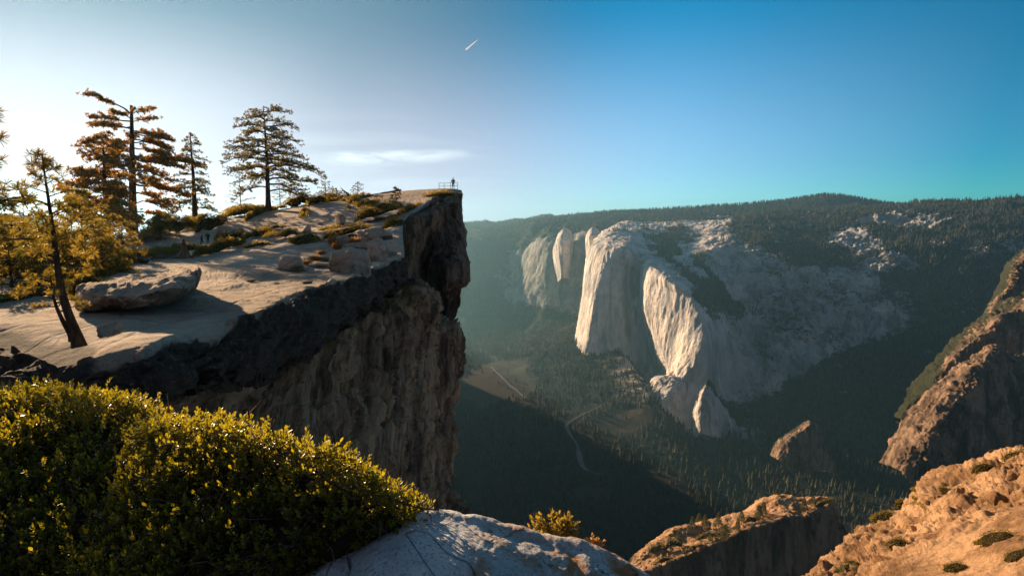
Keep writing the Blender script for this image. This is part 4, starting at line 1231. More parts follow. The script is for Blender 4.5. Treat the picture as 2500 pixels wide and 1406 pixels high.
# ------------------------------------------------------------------ foreground rock
RK = Net([
    [(480, 1480, 4.18), (600, 1430, 4.29), (800, 1350, 4.24), (1000, 1300, 4.20), (1100, 1290, 4.20), (1200, 1330, 4.20), (1330, 1380, 4.20), (1450, 1440, 4.10), (1550, 1520, 4.00), (1680, 1640, 3.80)],
    [(480, 1400, 3.48), (600, 1350, 3.56), (800, 1292, 3.50), (1000, 1250, 3.40), (1085, 1242, 3.45), (1190, 1268, 3.45), (1320, 1305, 3.45), (1440, 1342, 3.40), (1560, 1402, 3.30), (1700, 1520, 3.10)],
    [(480, 1430, 3.24), (600, 1385, 3.33), (800, 1325, 3.29), (980, 1280, 3.22), (1080, 1268, 3.27), (1190, 1292, 3.27), (1310, 1328, 3.27), (1430, 1370, 3.22), (1540, 1425, 3.12), (1690, 1550, 2.92)],
    [(460, 1500, 2.89), (600, 1450, 3.00), (800, 1390, 3.00), (960, 1345, 2.95), (1075, 1330, 3.00), (1190, 1345, 3.00), (1300, 1380, 3.00), (1415, 1425, 2.95), (1530, 1490, 2.85), (1690, 1640, 2.60)],
    [(440, 1640, 2.52), (600, 1590, 2.58), (800, 1540, 2.56), (950, 1490, 2.55), (1070, 1470, 2.60), (1190, 1480, 2.60), (1300, 1510, 2.60), (1415, 1560, 2.55), (1530, 1640, 2.45), (1700, 1800, 2.25)]],
    step=3.0, c=0.42)
_p = RK.pos
RK.displace((0.05 * fbm(_p * 1.6, 6) + 0.018 * fbm(_p * 7, 5) + 0.05 * np.abs(fbm(_p * np.array([2.6, 1.4, 2]) + 4, 5)) * smooth(1020, 1200, RK.px)) * smooth(0.3, 1.0, RK.V))
st = smooth(1120, 1230, RK.px + 0.35 * (RK.py - 1300)) * smooth(1600, 1540, RK.px)
setp(RK.mesh("rock", MAT['near'], attrs=dict(stain=st)), "speckled grey and rust-stained granite at the photographer's feet", "rock", kind='structure')
# the foot of the outcrop under the shrubs (what the foreground rock and shrubs stand on)
BS = Net([
    [(-500, 1130, 12.24), (-100, 1080, 10.88), (200, 1080, 10.20), (450, 1130, 8.84), (700, 1220, 6.71), (900, 1300, 5.86), (1060, 1330, 5.37)],
    [(-500, 1110, 8.84), (-100, 1070, 8.43), (200, 1075, 7.89), (450, 1130, 6.80), (700, 1200, 5.37), (900, 1270, 4.88), (1060, 1290, 4.51)],
    [(-500, 1250, 6.26), (-100, 1200, 5.98), (200, 1200, 5.71), (450, 1220, 5.30), (700, 1280, 4.27), (900, 1310, 4.03), (1050, 1300, 3.90)],
    [(-500, 1600, 3.54), (-100, 1500, 3.54), (200, 1480, 3.54), (450, 1480, 3.54), (700, 1440, 3.17), (900, 1400, 3.17), (1050, 1370, 3.17)],
    [(-500, 2400, 2.18), (-100, 2300, 2.18), (200, 2200, 2.18), (450, 2100, 2.18), (700, 1900, 2.07), (900, 1800, 2.20), (1050, 1700, 2.32)]], step=8)
setp(BS.mesh("soil", MAT['core']), "dark soil under the foreground shrubs", "soil", kind='structure')

# ------------------------------------------------------------------ leafy foreground shrubs
def basis(n, r):
    n = n / (np.linalg.norm(n, axis=-1, keepdims=True) + 1e-9)
    a = r.normal(size=n.shape)
    t = np.cross(n, a); t /= np.linalg.norm(t, axis=-1, keepdims=True) + 1e-9
    return n, t, np.cross(n, t)


def leaf_geo(base, direc, side, length, width):
    """folded oval leaves: 6 vertices, two quads"""
    n = np.cross(direc, side)
    L_ = length[:, None]; W_ = width[:, None]
    p0 = base
    p1 = base + direc * L_ * 0.45 + side * W_ * 0.5 + n * W_ * 0.14
    p2 = base + direc * L_ * 0.86 + side * W_ * 0.34 + n * W_ * 0.10
    p3 = base + direc * L_
    p4 = base + direc * L_ * 0.86 - side * W_ * 0.34 + n * W_ * 0.10
    p5 = base + direc * L_ * 0.45 - side * W_ * 0.5 + n * W_ * 0.14
    V = np.stack([p0, p1, p2, p3, p4, p5], 1).reshape(-1, 3)
    i = np.arange(len(base))[:, None] * 6
    return V, np.concatenate([i + [0, 1, 2, 3], i + [0, 3, 4, 5]])


def sprigs(pos, up, r, nleaf=9, length=0.034, stem=0.07):
    n = len(pos)
    up, t, b = basis(up, r)
    k = np.arange(nleaf)
    ang = r.rand(n, 1) * 6.28 + k * 2.4
    hh = (k + 0.5) / nleaf
    tiltv = 1.15 - 0.75 * hh + 0.25 * r.normal(size=(n, nleaf))
    tiltv = np.clip(tiltv, 0.15, 1.5)
    rd = t[:, None] * np.cos(ang)[..., None] + b[:, None] * np.sin(ang)[..., None]
    dirs = up[:, None] * np.cos(tiltv)[..., None] + rd * np.sin(tiltv)[..., None]
    side = np.cross(dirs, up[:, None] + 1e-3)
    side /= np.linalg.norm(side, axis=-1, keepdims=True) + 1e-9
    base = pos[:, None] + up[:, None] * (stem * hh)[None, :, None]
    ln = length * (0.7 + 0.6 * r.rand(n, nleaf)); wd = ln * (0.42 + 0.15 * r.rand(n, nleaf))
    return leaf_geo(base.reshape(-1, 3), dirs.reshape(-1, 3), side.reshape(-1, 3), ln.ravel(), wd.ravel())


def tube_geo(pts, rad, sides=5):
    pts = np.asarray(pts, float); n = len(pts)
    T = np.gradient(pts, axis=0); T /= np.linalg.norm(T, axis=1)[:, None] + 1e-9
    a = np.where(np.abs(T[:, 2:3]) < 0.9, np.array([[0, 0, 1.0]]), np.array([[1.0, 0, 0]]))
    s1 = np.cross(T, a); s1 /= np.linalg.norm(s1, axis=1)[:, None] + 1e-9
    s2 = np.cross(T, s1)
    th = np.arange(sides) / sides * 2 * math.pi
    V = pts[:, None] + (s1[:, None] * np.cos(th)[None, :, None] + s2[:, None] * np.sin(th)[None, :, None]) * np.asarray(rad)[:, None, None]
    i = np.arange(n * sides).reshape(n, sides)
    j = np.roll(i, -1, axis=1)
    F = np.stack([i[:-1], j[:-1], j[1:], i[1:]], -1).reshape(-1, 4)
    return V.reshape(-1, 3), F


class Geo:
    def __init__(s):
        s.V = []; s.F = {}; s.n = 0

    def add(s, V, F):
        V = np.asarray(V); F = np.asarray(F)
        s.F.setdefault(F.shape[1], []).append(F + s.n)
        s.V.append(V); s.n += len(V)

    def build(s, name, mat, parent=None, smoothed=True, origin=None):
        V = np.concatenate(s.V)
        if origin is not None: V = V - np.asarray(origin)
        return mk(name, V, [np.concatenate(f) for f in s.F.values()], mat, parent, smoothed)


def leafy_shrub(rows, dens, label, seed, clump, leaf=0.034, step=4):
    r = np.random.RandomState(seed)
    n = Net(rows, step)
    n.displace(clump * (fbm(n.pos * 2.6, 4) + 0.6 * fbm(n.pos * 7.0, 3)), along=(0, 0, 1))
    e1 = n.pos[1:, :-1] - n.pos[:-1, :-1]; e2 = n.pos[:-1, 1:] - n.pos[:-1, :-1]
    area = np.linalg.norm(np.cross(e1, e2), axis=-1).sum()
    cnt = int(area * dens)
    w = 0.35 + smooth(-0.35, 0.25, fbm(n.pos * 5.0 + 3, 3))
    p, nn, _ = n.scatter(cnt, r, weight=w)
    up = nn * 0.45 + np.array([0.05, 0, 0.75]) + 0.35 * r.normal(size=p.shape)
    p = p - np.array([0, 0, 1.0]) * (r.rand(cnt, 1)**2 * 0.13) - np.array([0, 0, 0.05])
    p[:, 2] += 0.11 * r.rand(cnt)**5
    root = empty("leafy_shrub", p.mean(0) - [0, 0, 0.3], label, "shrub", "leafy shrubs in the foreground")
    org = np.array(root.location)
    V, F = sprigs(p, up, r, 9, leaf, 0.075)
    V = V + 0
    mk("foliage", V - org, F, MAT['manz'], root, smoothed=False)
    # a sparse woody framework below the leaves
    g_ = Geo()
    q, qn, _ = n.scatter(260, r)
    for a in q:
        d = r.normal(size=3) * [1, 1, 0.35]; d /= np.linalg.norm(d)
        L_ = 0.25 + 0.35 * r.rand()
        ts = np.linspace(0, 1, 6)[:, None]
        pts = a - [0, 0, 0.03 + 0.1 * r.rand()] + d * L_ * (ts - 0.5) + np.array([0, 0, 0.10]) * ts**2 + 0.02 * r.normal(size=(6, 3))
        g_.add(*tube_geo(pts, np.linspace(0.005, 0.0015, 6), 4))
    g_.build("branches", MAT['twig'], root, origin=org)
    # dark sheet under the leaves, standing in for the shaded inside
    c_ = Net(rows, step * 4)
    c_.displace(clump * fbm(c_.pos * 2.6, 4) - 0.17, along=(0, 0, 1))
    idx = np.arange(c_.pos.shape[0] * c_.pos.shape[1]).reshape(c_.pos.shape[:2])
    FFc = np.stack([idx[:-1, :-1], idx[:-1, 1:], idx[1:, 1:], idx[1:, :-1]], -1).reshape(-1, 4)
    mk("dark_core", c_.pos.reshape(-1, 3) - org, FFc, MAT['core'], root)
    return root


leafy_shrub([
    [(-420, 1030, 6.6), (-150, 990, 6.4), (0, 980, 6.2), (110, 975, 6.0), (220, 980, 5.9), (320, 1005, 5.7), (395, 1045, 5.4), (450, 1095, 5.0)],
    [(-420, 1002, 5.5), (-150, 972, 5.3), (0, 960, 5.2), (110, 955, 5.1), (220, 957, 5.0), (320, 980, 4.8), (395, 1012, 4.7), (450, 1062, 4.5)],
    [(-420, 1050, 5.0), (-150, 1020, 4.85), (0, 1008, 4.8), (110, 1004, 4.7), (220, 1008, 4.65), (320, 1032, 4.5), (395, 1068, 4.4), (450, 1110, 4.3)],
    [(-420, 1130, 4.5), (-150, 1100, 4.35), (0, 1100, 4.25), (110, 1100, 4.2), (220, 1105, 4.1), (320, 1125, 4.05), (395, 1150, 3.9), (450, 1180, 3.8)],
    [(-420, 1210, 4.05), (-150, 1185, 3.95), (0, 1190, 3.9), (110, 1195, 3.85), (220, 1200, 3.75), (320, 1210, 3.65), (395, 1230, 3.5), (450, 1250, 3.4)],
    [(-420, 1330, 3.55), (-150, 1300, 3.5), (0, 1300, 3.5), (110, 1300, 3.45), (220, 1305, 3.35), (320, 1320, 3.25), (395, 1340, 3.15), (450, 1350, 3.1)],
    [(-420, 1560, 3.0), (-150, 1520, 3.0), (0, 1500, 2.95), (110, 1500, 2.9), (220, 1500, 2.85), (320, 1500, 2.8), (395, 1500, 2.75), (450, 1500, 2.7)]],
    640, "broad leafy shrub at the lower left with a golden sunlit crest", 101, 0.13, 0.031)
leafy_shrub([
    [(300, 1095, 4.8), (420, 1065, 4.7), (520, 1060, 4.5), (620, 1085, 4.3), (750, 1125, 4.1), (880, 1165, 3.95), (975, 1215, 3.85), (1050, 1248, 3.75)],
    [(300, 1068, 4.1), (400, 1034, 4.0), (500, 1030, 3.85), (620, 1056, 3.65), (740, 1096, 3.4), (860, 1142, 3.25), (955, 1192, 3.22), (1040, 1236, 3.32)],
    [(290, 1115, 3.9), (400, 1088, 3.8), (500, 1088, 3.65), (620, 1112, 3.48), (740, 1152, 3.25), (860, 1188, 3.14), (950, 1221, 3.16), (1025, 1250, 3.3)],
    [(270, 1205, 3.6), (400, 1185, 3.45), (500, 1195, 3.3), (620, 1220, 3.18), (740, 1245, 3.08), (850, 1262, 3.06), (930, 1272, 3.14), (1000, 1266, 3.3)],
    [(230, 1325, 3.25), (380, 1305, 3.15), (480, 1315, 3.05), (580, 1325, 2.98), (680, 1332, 2.98), (780, 1318, 3.06), (870, 1302, 3.16), (950, 1286, 3.28)],
    [(200, 1500, 2.85), (350, 1480, 2.82), (440, 1460, 2.84), (520, 1430, 2.88), (600, 1400, 2.92), (690, 1368, 3.02), (790, 1338, 3.14), (900, 1306, 3.26)]],
    760, "glossy green and gold shrub in front, tapering onto the grey rock", 102, 0.11, 0.031)


def small_plant(px, py, D, wpx, hpx, n, label, seed, mat='manz', leaf=0.03, cat="plant", name="plant"):
    r = np.random.RandomState(seed)
    b = P(px, py, D); w = wpx / FPX * D / 2; h = hpx / FPX * D
    root = empty(name, b, label, cat)
    g_ = Geo(); lf = Geo()
    for k in range(n):
        a = r.rand() * 6.28; q = r.rand()**0.5
        tip = np.array([w * q * math.cos(a), 0.6 * w * q * math.sin(a), h * (1 - 0.6 * q * q) * (0.6 + 0.4 * r.rand())])
        ts = np.linspace(0, 1, 5)[:, None]
        pts = tip * ts + np.array([0.3 * tip[0], 0, 0]) * (ts - ts**2)
        g_.add(*tube_geo(pts, np.linspace(0.05 * h, 0.012 * h, 5).clip(0.001, 0.02), 4))
        for s_ in range(3):
            pp = pts[2 + s_ % 3][None]
            lf.add(*sprigs(pp, (tip / np.linalg.norm(tip) + [0, 0, 0.5])[None] + 0.3 * r.normal(size=(1, 3)), r, 10, leaf, leaf * 2.2))
    g_.build("stems", MAT['twig'], root)
    lf.build("foliage", MAT[mat], root, smoothed=False)
    return root


small_plant(1352, 1318, 3.9, 120, 52, 26, "golden seedling shrub just beyond the edge of the foreground rock", 201, 'needle_young', 0.035, "shrub", "seedling_shrub")
small_plant(1444, 1340, 3.7, 44, 20, 9, "tiny orange tuft right of the golden seedling", 202, 'dry', 0.02)

# ------------------------------------------------------------------ pines
def pine(base, H, label, seed, prof, h0=0.15, nl=36, rise=0.25, droop=0.45, tuft=0.32, blades=9, bw=0.22, r0=None, trunk=None,
         limbs=None, gap=0.8, mat='needle', group=None, name="pine_tree", cat="pine", flat=0.5, sub=5, sides=8, bare=0.25, snagtop=False):
    """prof: (height fraction, reach to the left, reach to the right) in metres; trunk: (height fraction, dx, dy) offsets"""
    r = np.random.RandomState(seed)
    base = np.asarray(base, float)
    root = empty(name, base, label, cat, group)
    r0 = r0 or H * 0.03
    tr = np.array(trunk if trunk else [(0, 0, 0), (0.5, 0.01 * H, 0), (1, 0, 0)], float)
    hs = np.linspace(-0.02, 1, 22)
    tx = np.interp(hs, tr[:, 0], tr[:, 1]); ty = np.interp(hs, tr[:, 0], tr[:, 2])
    k = np.ones(5) / 5
    tx = np.convolve(np.pad(tx, 2, 'edge'), k, 'valid'); ty = np.convolve(np.pad(ty, 2, 'edge'), k, 'valid')
    tp = np.column_stack([tx, ty, hs * H])
    rad = r0 * (1 - 0.9 * np.clip(hs, 0, 1)) * (1 + 0.6 * np.exp(-np.clip(hs, 0, 1) * 22))
    if snagtop: rad = r0 * (1 - 0.72 * np.clip(hs, 0, 1)) * (1 + 0.3 * np.exp(-np.clip(hs, 0, 1) * 22))
    tg = Geo(); tg.add(*tube_geo(tp, rad, sides)); tg.build("trunk", MAT['bark'], root)
    P_ = np.array(prof, float)
    bg = Geo(); tufts = []
    if limbs is None:
        limbs = []
        for i in range(nl):
            f = h0 + (1 - h0) * ((i + 0.5) / nl)**0.9
            f = min(0.985, f + 0.02 * r.normal())
            limbs.append((f, i * 2.399 + 0.5 * r.normal(), None, None, None))
    for (f, az, ln, ri, dr) in limbs:
        L_, R_ = np.interp(f, P_[:, 0], P_[:, 1]), np.interp(f, P_[:, 0], P_[:, 2])
        c = math.cos(az)
        if ln is None:
            ln = (L_ * (1 - c) / 2 + R_ * (1 + c) / 2) * (0.72 + 0.36 * r.rand())
        if ln < 0.12: continue
        ri_ = rise if ri is None else ri
        dr_ = droop if dr is None else dr
        ri_ = ri_ + 0.5 * max(0, f - 0.75) * 2
        o = np.array([np.interp(f, hs, tx), np.interp(f, hs, ty), f * H])
        d = np.array([c, math.sin(az), 0])
        ts = np.linspace(0, 1, 9)
        wob = np.cumsum(r.normal(size=(9, 3)) * 0.02 * ln, axis=0); wob[0] = 0
        pts = o + d * (ln * ts)[:, None] + np.array([0, 0, 1]) * (ln * (ri_ * ts - dr_ * ts**2))[:, None] + wob
        br = max(0.012, min(r0 * 0.34, 0.020 * ln + 0.01)) * np.linspace(1, 0.25, 9)
        bg.add(*tube_geo(pts, br, 4))
        perp = np.array([-d[1], d[0], 0])
        ns = max(2, int(sub * (0.6 + ln * 0.35)))
        for j in range(ns):
            t = bare + (1 - bare) * (j + r.rand()) / ns
            q = np.array([np.interp(t, ts, pts[:, m_]) for m_ in range(3)])
            sl = ln * 0.34 * (1.15 - 0.75 * t) * (0.6 + 0.7 * r.rand())
            sd = perp * (1 if (j % 2) else -1) * 0.9 + d * 0.75 + np.array([0, 0, 0.25 + 0.2 * r.normal()])
            sd += 0.25 * r.normal(size=3) * [1, 1, flat]
            sd /= np.linalg.norm(sd)
            e = q + sd * sl
            bg.add(*tube_geo(np.array([q, (q + e) / 2 + [0, 0, 0.04 * sl], e]), np.array([0.3, 0.22, 0.12]) * br[0] + 0.004, 3))
            m_ = max(1, int(sl / (gap * tuft)))
            for u in range(m_):
                tt = (u + 1) / m_
                tufts.append(np.concatenate([q + (e - q) * tt + r.normal(size=3) * tuft * 0.35 * [1, 1, flat], sd]))
        tufts.append(np.concatenate([pts[-1], d]))
    if not snagtop:
        for f in np.linspace(0.93, 1.0, 4):
            tufts.append([np.interp(f, hs, tx), np.interp(f, hs, ty), f * H, 0, 0, 1])
    if bg.V: bg.build("branches", MAT['bark'], root)
    T = np.array(tufts)
    n = len(T)
    pos = T[:, :3]; dirn = T[:, 3:] + np.array([0, 0, 0.55])
    up, a, b = basis(dirn, r)
    ang = r.rand(n, blades) * 6.28; el = np.arccos(np.clip(r.rand(n, blades) * 1.25 - 0.25, -1, 1))
    dd = up[:, None] * np.cos(el)[..., None] + (a[:, None] * np.cos(ang)[..., None] + b[:, None] * np.sin(ang)[..., None]) * np.sin(el)[..., None]
    sd = np.cross(dd, r.normal(size=dd.shape)); sd /= np.linalg.norm(sd, axis=-1, keepdims=True) + 1e-9
    ln = tuft * (0.65 + 0.5 * r.rand(n, blades, 1)); w = tuft * bw * 0.5
    c0 = pos[:, None]
    V = np.stack([c0 - sd * w * 0.4, c0 + sd * w * 0.4, c0 + dd * ln * 0.7 + sd * w, c0 + dd * ln, c0 + dd * ln * 0.7 - sd * w], 2)
    i = (np.arange(n * blades) * 5)[:, None]
    mk("crown", V.reshape(-1, 3), i + np.arange(5)[None], MAT[mat], root, smoothed=False)
    return root


def gat(px, py, dz_=-0.15):
    q = LG.at(px, py); q[2] += dz_
    return q


def sx(D):            # metres per photo pixel at distance D
    return D / FPX


PG = "pines on the ledge"
b = gat(655, 513)
D1 = b[1]; s = sx(D1)
pine(b, 246 * s, "tall round-topped pine standing alone on the crest of the slope", 301,
     [(0.15, 5.2, 7.5), (0.30, 6.0, 8.0), (0.45, 6.4, 7.6), (0.60, 6.2, 6.9), (0.75, 5.8, 6.0), (0.88, 4.6, 4.9), (1.0, 2.9, 3.2)],
     h0=0.28, nl=40, rise=0.22, droop=0.42, tuft=0.34, blades=10, bw=0.26, r0=0.48, mat='needle_dark', group=PG, sub=7, gap=0.95,
     limbs=[(0.20, 0.2, 6.2, 0.1, 0.55), (0.24, 3.3, 5.4, 0.15, 0.5), (0.27, 0.05, 7.6, 0.1, 0.6)] + [(min(0.955, 0.30 + 0.68 * ((i + 0.5) / 44)), i * 2.399, None, None, None) for i in range(44)])
b = gat(477, 544)
s = sx(b[1])
pine(b, 213 * s, "straight narrow pine between the broken-topped pine and the round-topped pine", 302,
     [(0.05, 3.6, 4.2), (0.25, 3.8, 3.9), (0.5, 3.2, 3.3), (0.7, 2.6, 2.6), (0.88, 1.6, 1.6), (1.0, 0.4, 0.4)],
     h0=0.14, nl=66, rise=0.12, droop=0.30, tuft=0.33, blades=10, bw=0.26, r0=0.50, mat='needle_dark', group=PG, sub=6, gap=0.9)
b = gat(325, 600)
s = 96 / FPX
b = P(325, 575, 96)
pine(b, 307 * s, "big broken-topped pine with flat wind-swept tiers of branches", 303,
     [(0, 4, 4), (1, 4, 4)], r0=0.72, trunk=[(0, 0, 0), (0.5, 0.65, 0), (1, 1.3, 0)], tuft=0.46, blades=12, bw=0.26, group=PG, sub=10, gap=0.75, flat=0.35, bare=0.3, snagtop=True,
     limbs=[(0.93, 3.3, 6.0, 0.42, 0.15), (0.90, 2.8, 4.9, 0.35, 0.2), (0.88, 3.6, 5.6, 0.1, 0.1), (0.95, 0.3, 3.1, 0.25, 0.1), (0.87, 0.1, 3.9, 0.1, 0.0), (0.91, 5.6, 3.1, 0.2, 0.1),
            (0.84, 3.2, 6.2, 0.15, 0.2), (0.82, 3.9, 4.7, 0.1, 0.2), (0.82, -0.1, 6.2, -0.28, 0.05), (0.80, 0.5, 5.5, -0.1, 0.1), (0.78, 2.2, 3.9, 0.1, 0.2), (0.74, 0.1, 5.6, 0.05, 0.25), (0.72, 0.7, 4.9, 0, 0.2),
            (0.71, 3.4, 4.7, 0.1, 0.2), (0.68, -0.3, 5.7, 0.0, 0.25), (0.66, 2.8, 4.9, 0.1, 0.25), (0.64, 3.7, 4.4, 0.1, 0.2), (0.62, 0.0, 9.4, -0.02, 0.10), (0.60, 0.4, 7.0, 0.05, 0.3), (0.58, -0.3, 8.3, 0.02, 0.22), (0.56, 3.3, 5.2, 0, 0.2),
            (0.50, 0.2, 6.0, 0, 0.3), (0.48, 3.1, 5.9, 0.1, 0.25), (0.44, 5.9, 7.0, 0.05, 0.35), (0.40, 0.3, 8.1, 0.05, 0.35), (0.38, 2.9, 5.5, 0, 0.3), (0.33, 0.0, 7.3, 0, 0.4), (0.30, 3.5, 6.0, 0.05, 0.35), (0.26, 0.5, 6.0, 0.1, 0.4), (0.52, 1.6, 4.2, 0.1, 0.2), (0.7, 4.7, 4.2, 0.1, 0.2), (0.2, 3.0, 5.5, 0.1, 0.4), (0.18, 0.1, 5.7, 0.1, 0.35), (0.13, 2.5, 5.2, 0.1, 0.3), (0.12, 5.5, 5.2, 0.1, 0.3)])
b = P(268, 590, 80)
s = 80 / FPX
pine(b, 256 * s, "bushy two-topped pine left of the broken-topped pine", 304,
     [(0.0, 4.6, 4.6), (0.3, 5.4, 4.9), (0.5, 5.3, 4.6), (0.65, 4.6, 4.3), (0.8, 3.5, 3.7), (0.92, 2.2, 3.0), (1.0, 0.9, 1.7)],
     h0=0.16, nl=58, rise=0.15, droop=0.3, tuft=0.42, blades=12, bw=0.26, r0=0.45, group=PG, sub=8, gap=0.75, trunk=[(0, 0, 0), (0.4, -0.15, 0), (1, 0.2, 0)])
# small ones along the skyline
for (px, py, hp, D, l, rr, nl, lab, sd, kw) in (
    (588, 520, 110, 101, 2.3, 2.3, 40, "small pyramid-shaped pine left of the round-topped pine", 305, {}),
    (684, 506, 66, 105, 2.2, 2.6, 26, "low pine half hidden behind the trunk of the round-topped pine", 306, {}),
    (795, 492, 60, 99, 1.7, 1.7, 30, "little pointed pine on the skyline left of the fallen snag", 307, {}),
    (822, 492, 30, 98, 2.0, 2.6, 20, "low spreading pine at the foot of the little pointed pine", 308, {}),
    (874, 483, 36, 98, 1.5, 1.6, 20, "little open-crowned pine on the skyline right of the fallen snag", 309, {}),
    (967, 512, 52, 78, 0.9, 0.9, 34, "dark dwarf pine on the bare rock below the skyline", 310, {}),
):
    b = P(px, py, D)
    H = hp * sx(D)
    pine(b, H, lab, sd, [(0.0, l, rr), (0.3, l, rr), (0.6, l * 0.75, rr * 0.75), (0.85, l * 0.45, rr * 0.45), (1, 0.15, 0.15)], h0=0.05, nl=nl,
         rise=0.35, droop=0.15, tuft=0.22, blades=7, bw=0.3, r0=0.10, mat='needle_dark', group="small pines on the skyline", sub=3, gap=1.1, sides=5)

# near leaning pine with the crooked double trunk
b = P(196, 838, 14.6)
s = sx(14.6)
pine(b, 458 * s, "slender crooked pine leaning over the rim at the left with a second bent stem", 320,
     [(0.3, 0.5, 0.6), (0.5, 0.95, 0.9), (0.7, 0.65, 0.75), (0.85, 0.42, 0.42), (1.0, 0.12, 0.12)], r0=0.115,
     trunk=[(0, 0, 0), (0.08, -0.12, 0), (0.22, -0.34, 0), (0.42, -0.42, 0), (0.6, -0.44, 0), (0.8, -0.5, 0), (1, -0.56, 0)],
     h0=0.36, nl=26, rise=0.5, droop=0.1, tuft=0.19, blades=34, bw=0.08, mat='needle_young', group=PG, sub=5, gap=0.8, bare=0.35)
pine(b + [-0.12, -0.05, 0.1], 160 * s, "short bent stem of young pine at the foot of the leaning pine", 321,
     [(0.3, 0.9, 0.4), (0.7, 1.0, 0.6), (1.0, 0.5, 0.3)], r0=0.07,
     trunk=[(0, 0, 0), (0.3, -0.25, 0), (0.6, -0.42, 0), (1, -0.46, 0)], h0=0.4, nl=12, rise=0.3, droop=0.1, tuft=0.13, blades=26, bw=0.09, mat='needle_young', group=PG, sub=4, gap=0.8, bare=0.4)
# branch reaching in from a pine outside the left edge
b = np.array([-10.2, 10.0, -3.4])
pine(b, 6.4, "pine at the left edge reaching one needled branch into view", 322, [(0.3, 0.5, 0.8), (0.8, 0.4, 0.6), (1, 0.1, 0.1)], r0=0.12, nl=10, h0=0.3,
     tuft=0.17, blades=36, bw=0.07, mat='needle_young', group=PG, sub=4, gap=0.8,
     limbs=[(0.56, -0.1, 1.95, 0.12, -0.05), (0.50, 0.25, 1.6, 0.0, 0.0), (0.60, -0.4, 1.3, 0.2, 0.0)] + [(0.50 + 0.0085 * i, i * 2.399, 1.35 - 0.01 * i, 0.15, 0.1) for i in range(56)])  # dense unseen crown added to shade the foreground shrubs
# young pines in the sunlit thicket at the left
for i, (px, py, hp, D, w, lab) in enumerate((
    (60, 690, 150, 34, 1.6, "young pine in the glowing thicket nearest the left edge"),
    (128, 690, 130, 36, 1.6, "young pine behind the stem of the leaning pine"),
    (208, 676, 210, 37, 2.0, "taller young pine rising right of the leaning pine"),
    (236, 660, 120, 41, 1.8, "bushy young pine in the middle of the thicket"),
    (282, 650, 120, 46, 2.0, "bushy young pine under the two-topped pine"),
    (100, 640, 120, 58, 2.6, "young pine in the second rank of the thicket"),
    (180, 632, 150, 60, 2.8, "broad young pine in the second rank of the thicket"),
    (300, 612, 120, 66, 3.0, "broad pine standing behind the two-topped pine"),
    (20, 650, 120, 50, 2.4, "young pine at the left edge behind the thicket"),
    (392, 596, 66, 72, 2.2, "low pine at the right foot of the broken-topped pine"),
    (215, 738, 60, 25, 0.7, "sapling between the long boulder and the leaning pine"),
    (30, 712, 120, 28, 1.5, "low dense pine under the left-edge branch"),
    (90, 705, 90, 32, 1.7, "low dense pine left of the leaning pine's stem"),
    (160, 700, 130, 31, 1.5, "dense pine close behind the leaning pine's stem"),
    (255, 700, 110, 33, 1.6, "dense pine behind the left end of the long boulder"),
    (70, 655, 170, 48, 2.4, "tall hazy young pine near the left edge"),
)):
    b = P(px, py, D)
    pine(b, hp * sx(D), lab, 340 + i, [(0.0, w, w), (0.35, w, w), (0.65, w * 0.75, w * 0.75), (0.85, w * 0.45, w * 0.45), (1, 0.15, 0.15)], h0=0.06, nl=44, rise=0.45, droop=0.15,
         tuft=0.22 + 0.0015 * D, blades=13, bw=0.18, mat='needle_young', r0=0.09, group="young pines in the thicket", sub=4, gap=0.9, sides=5)

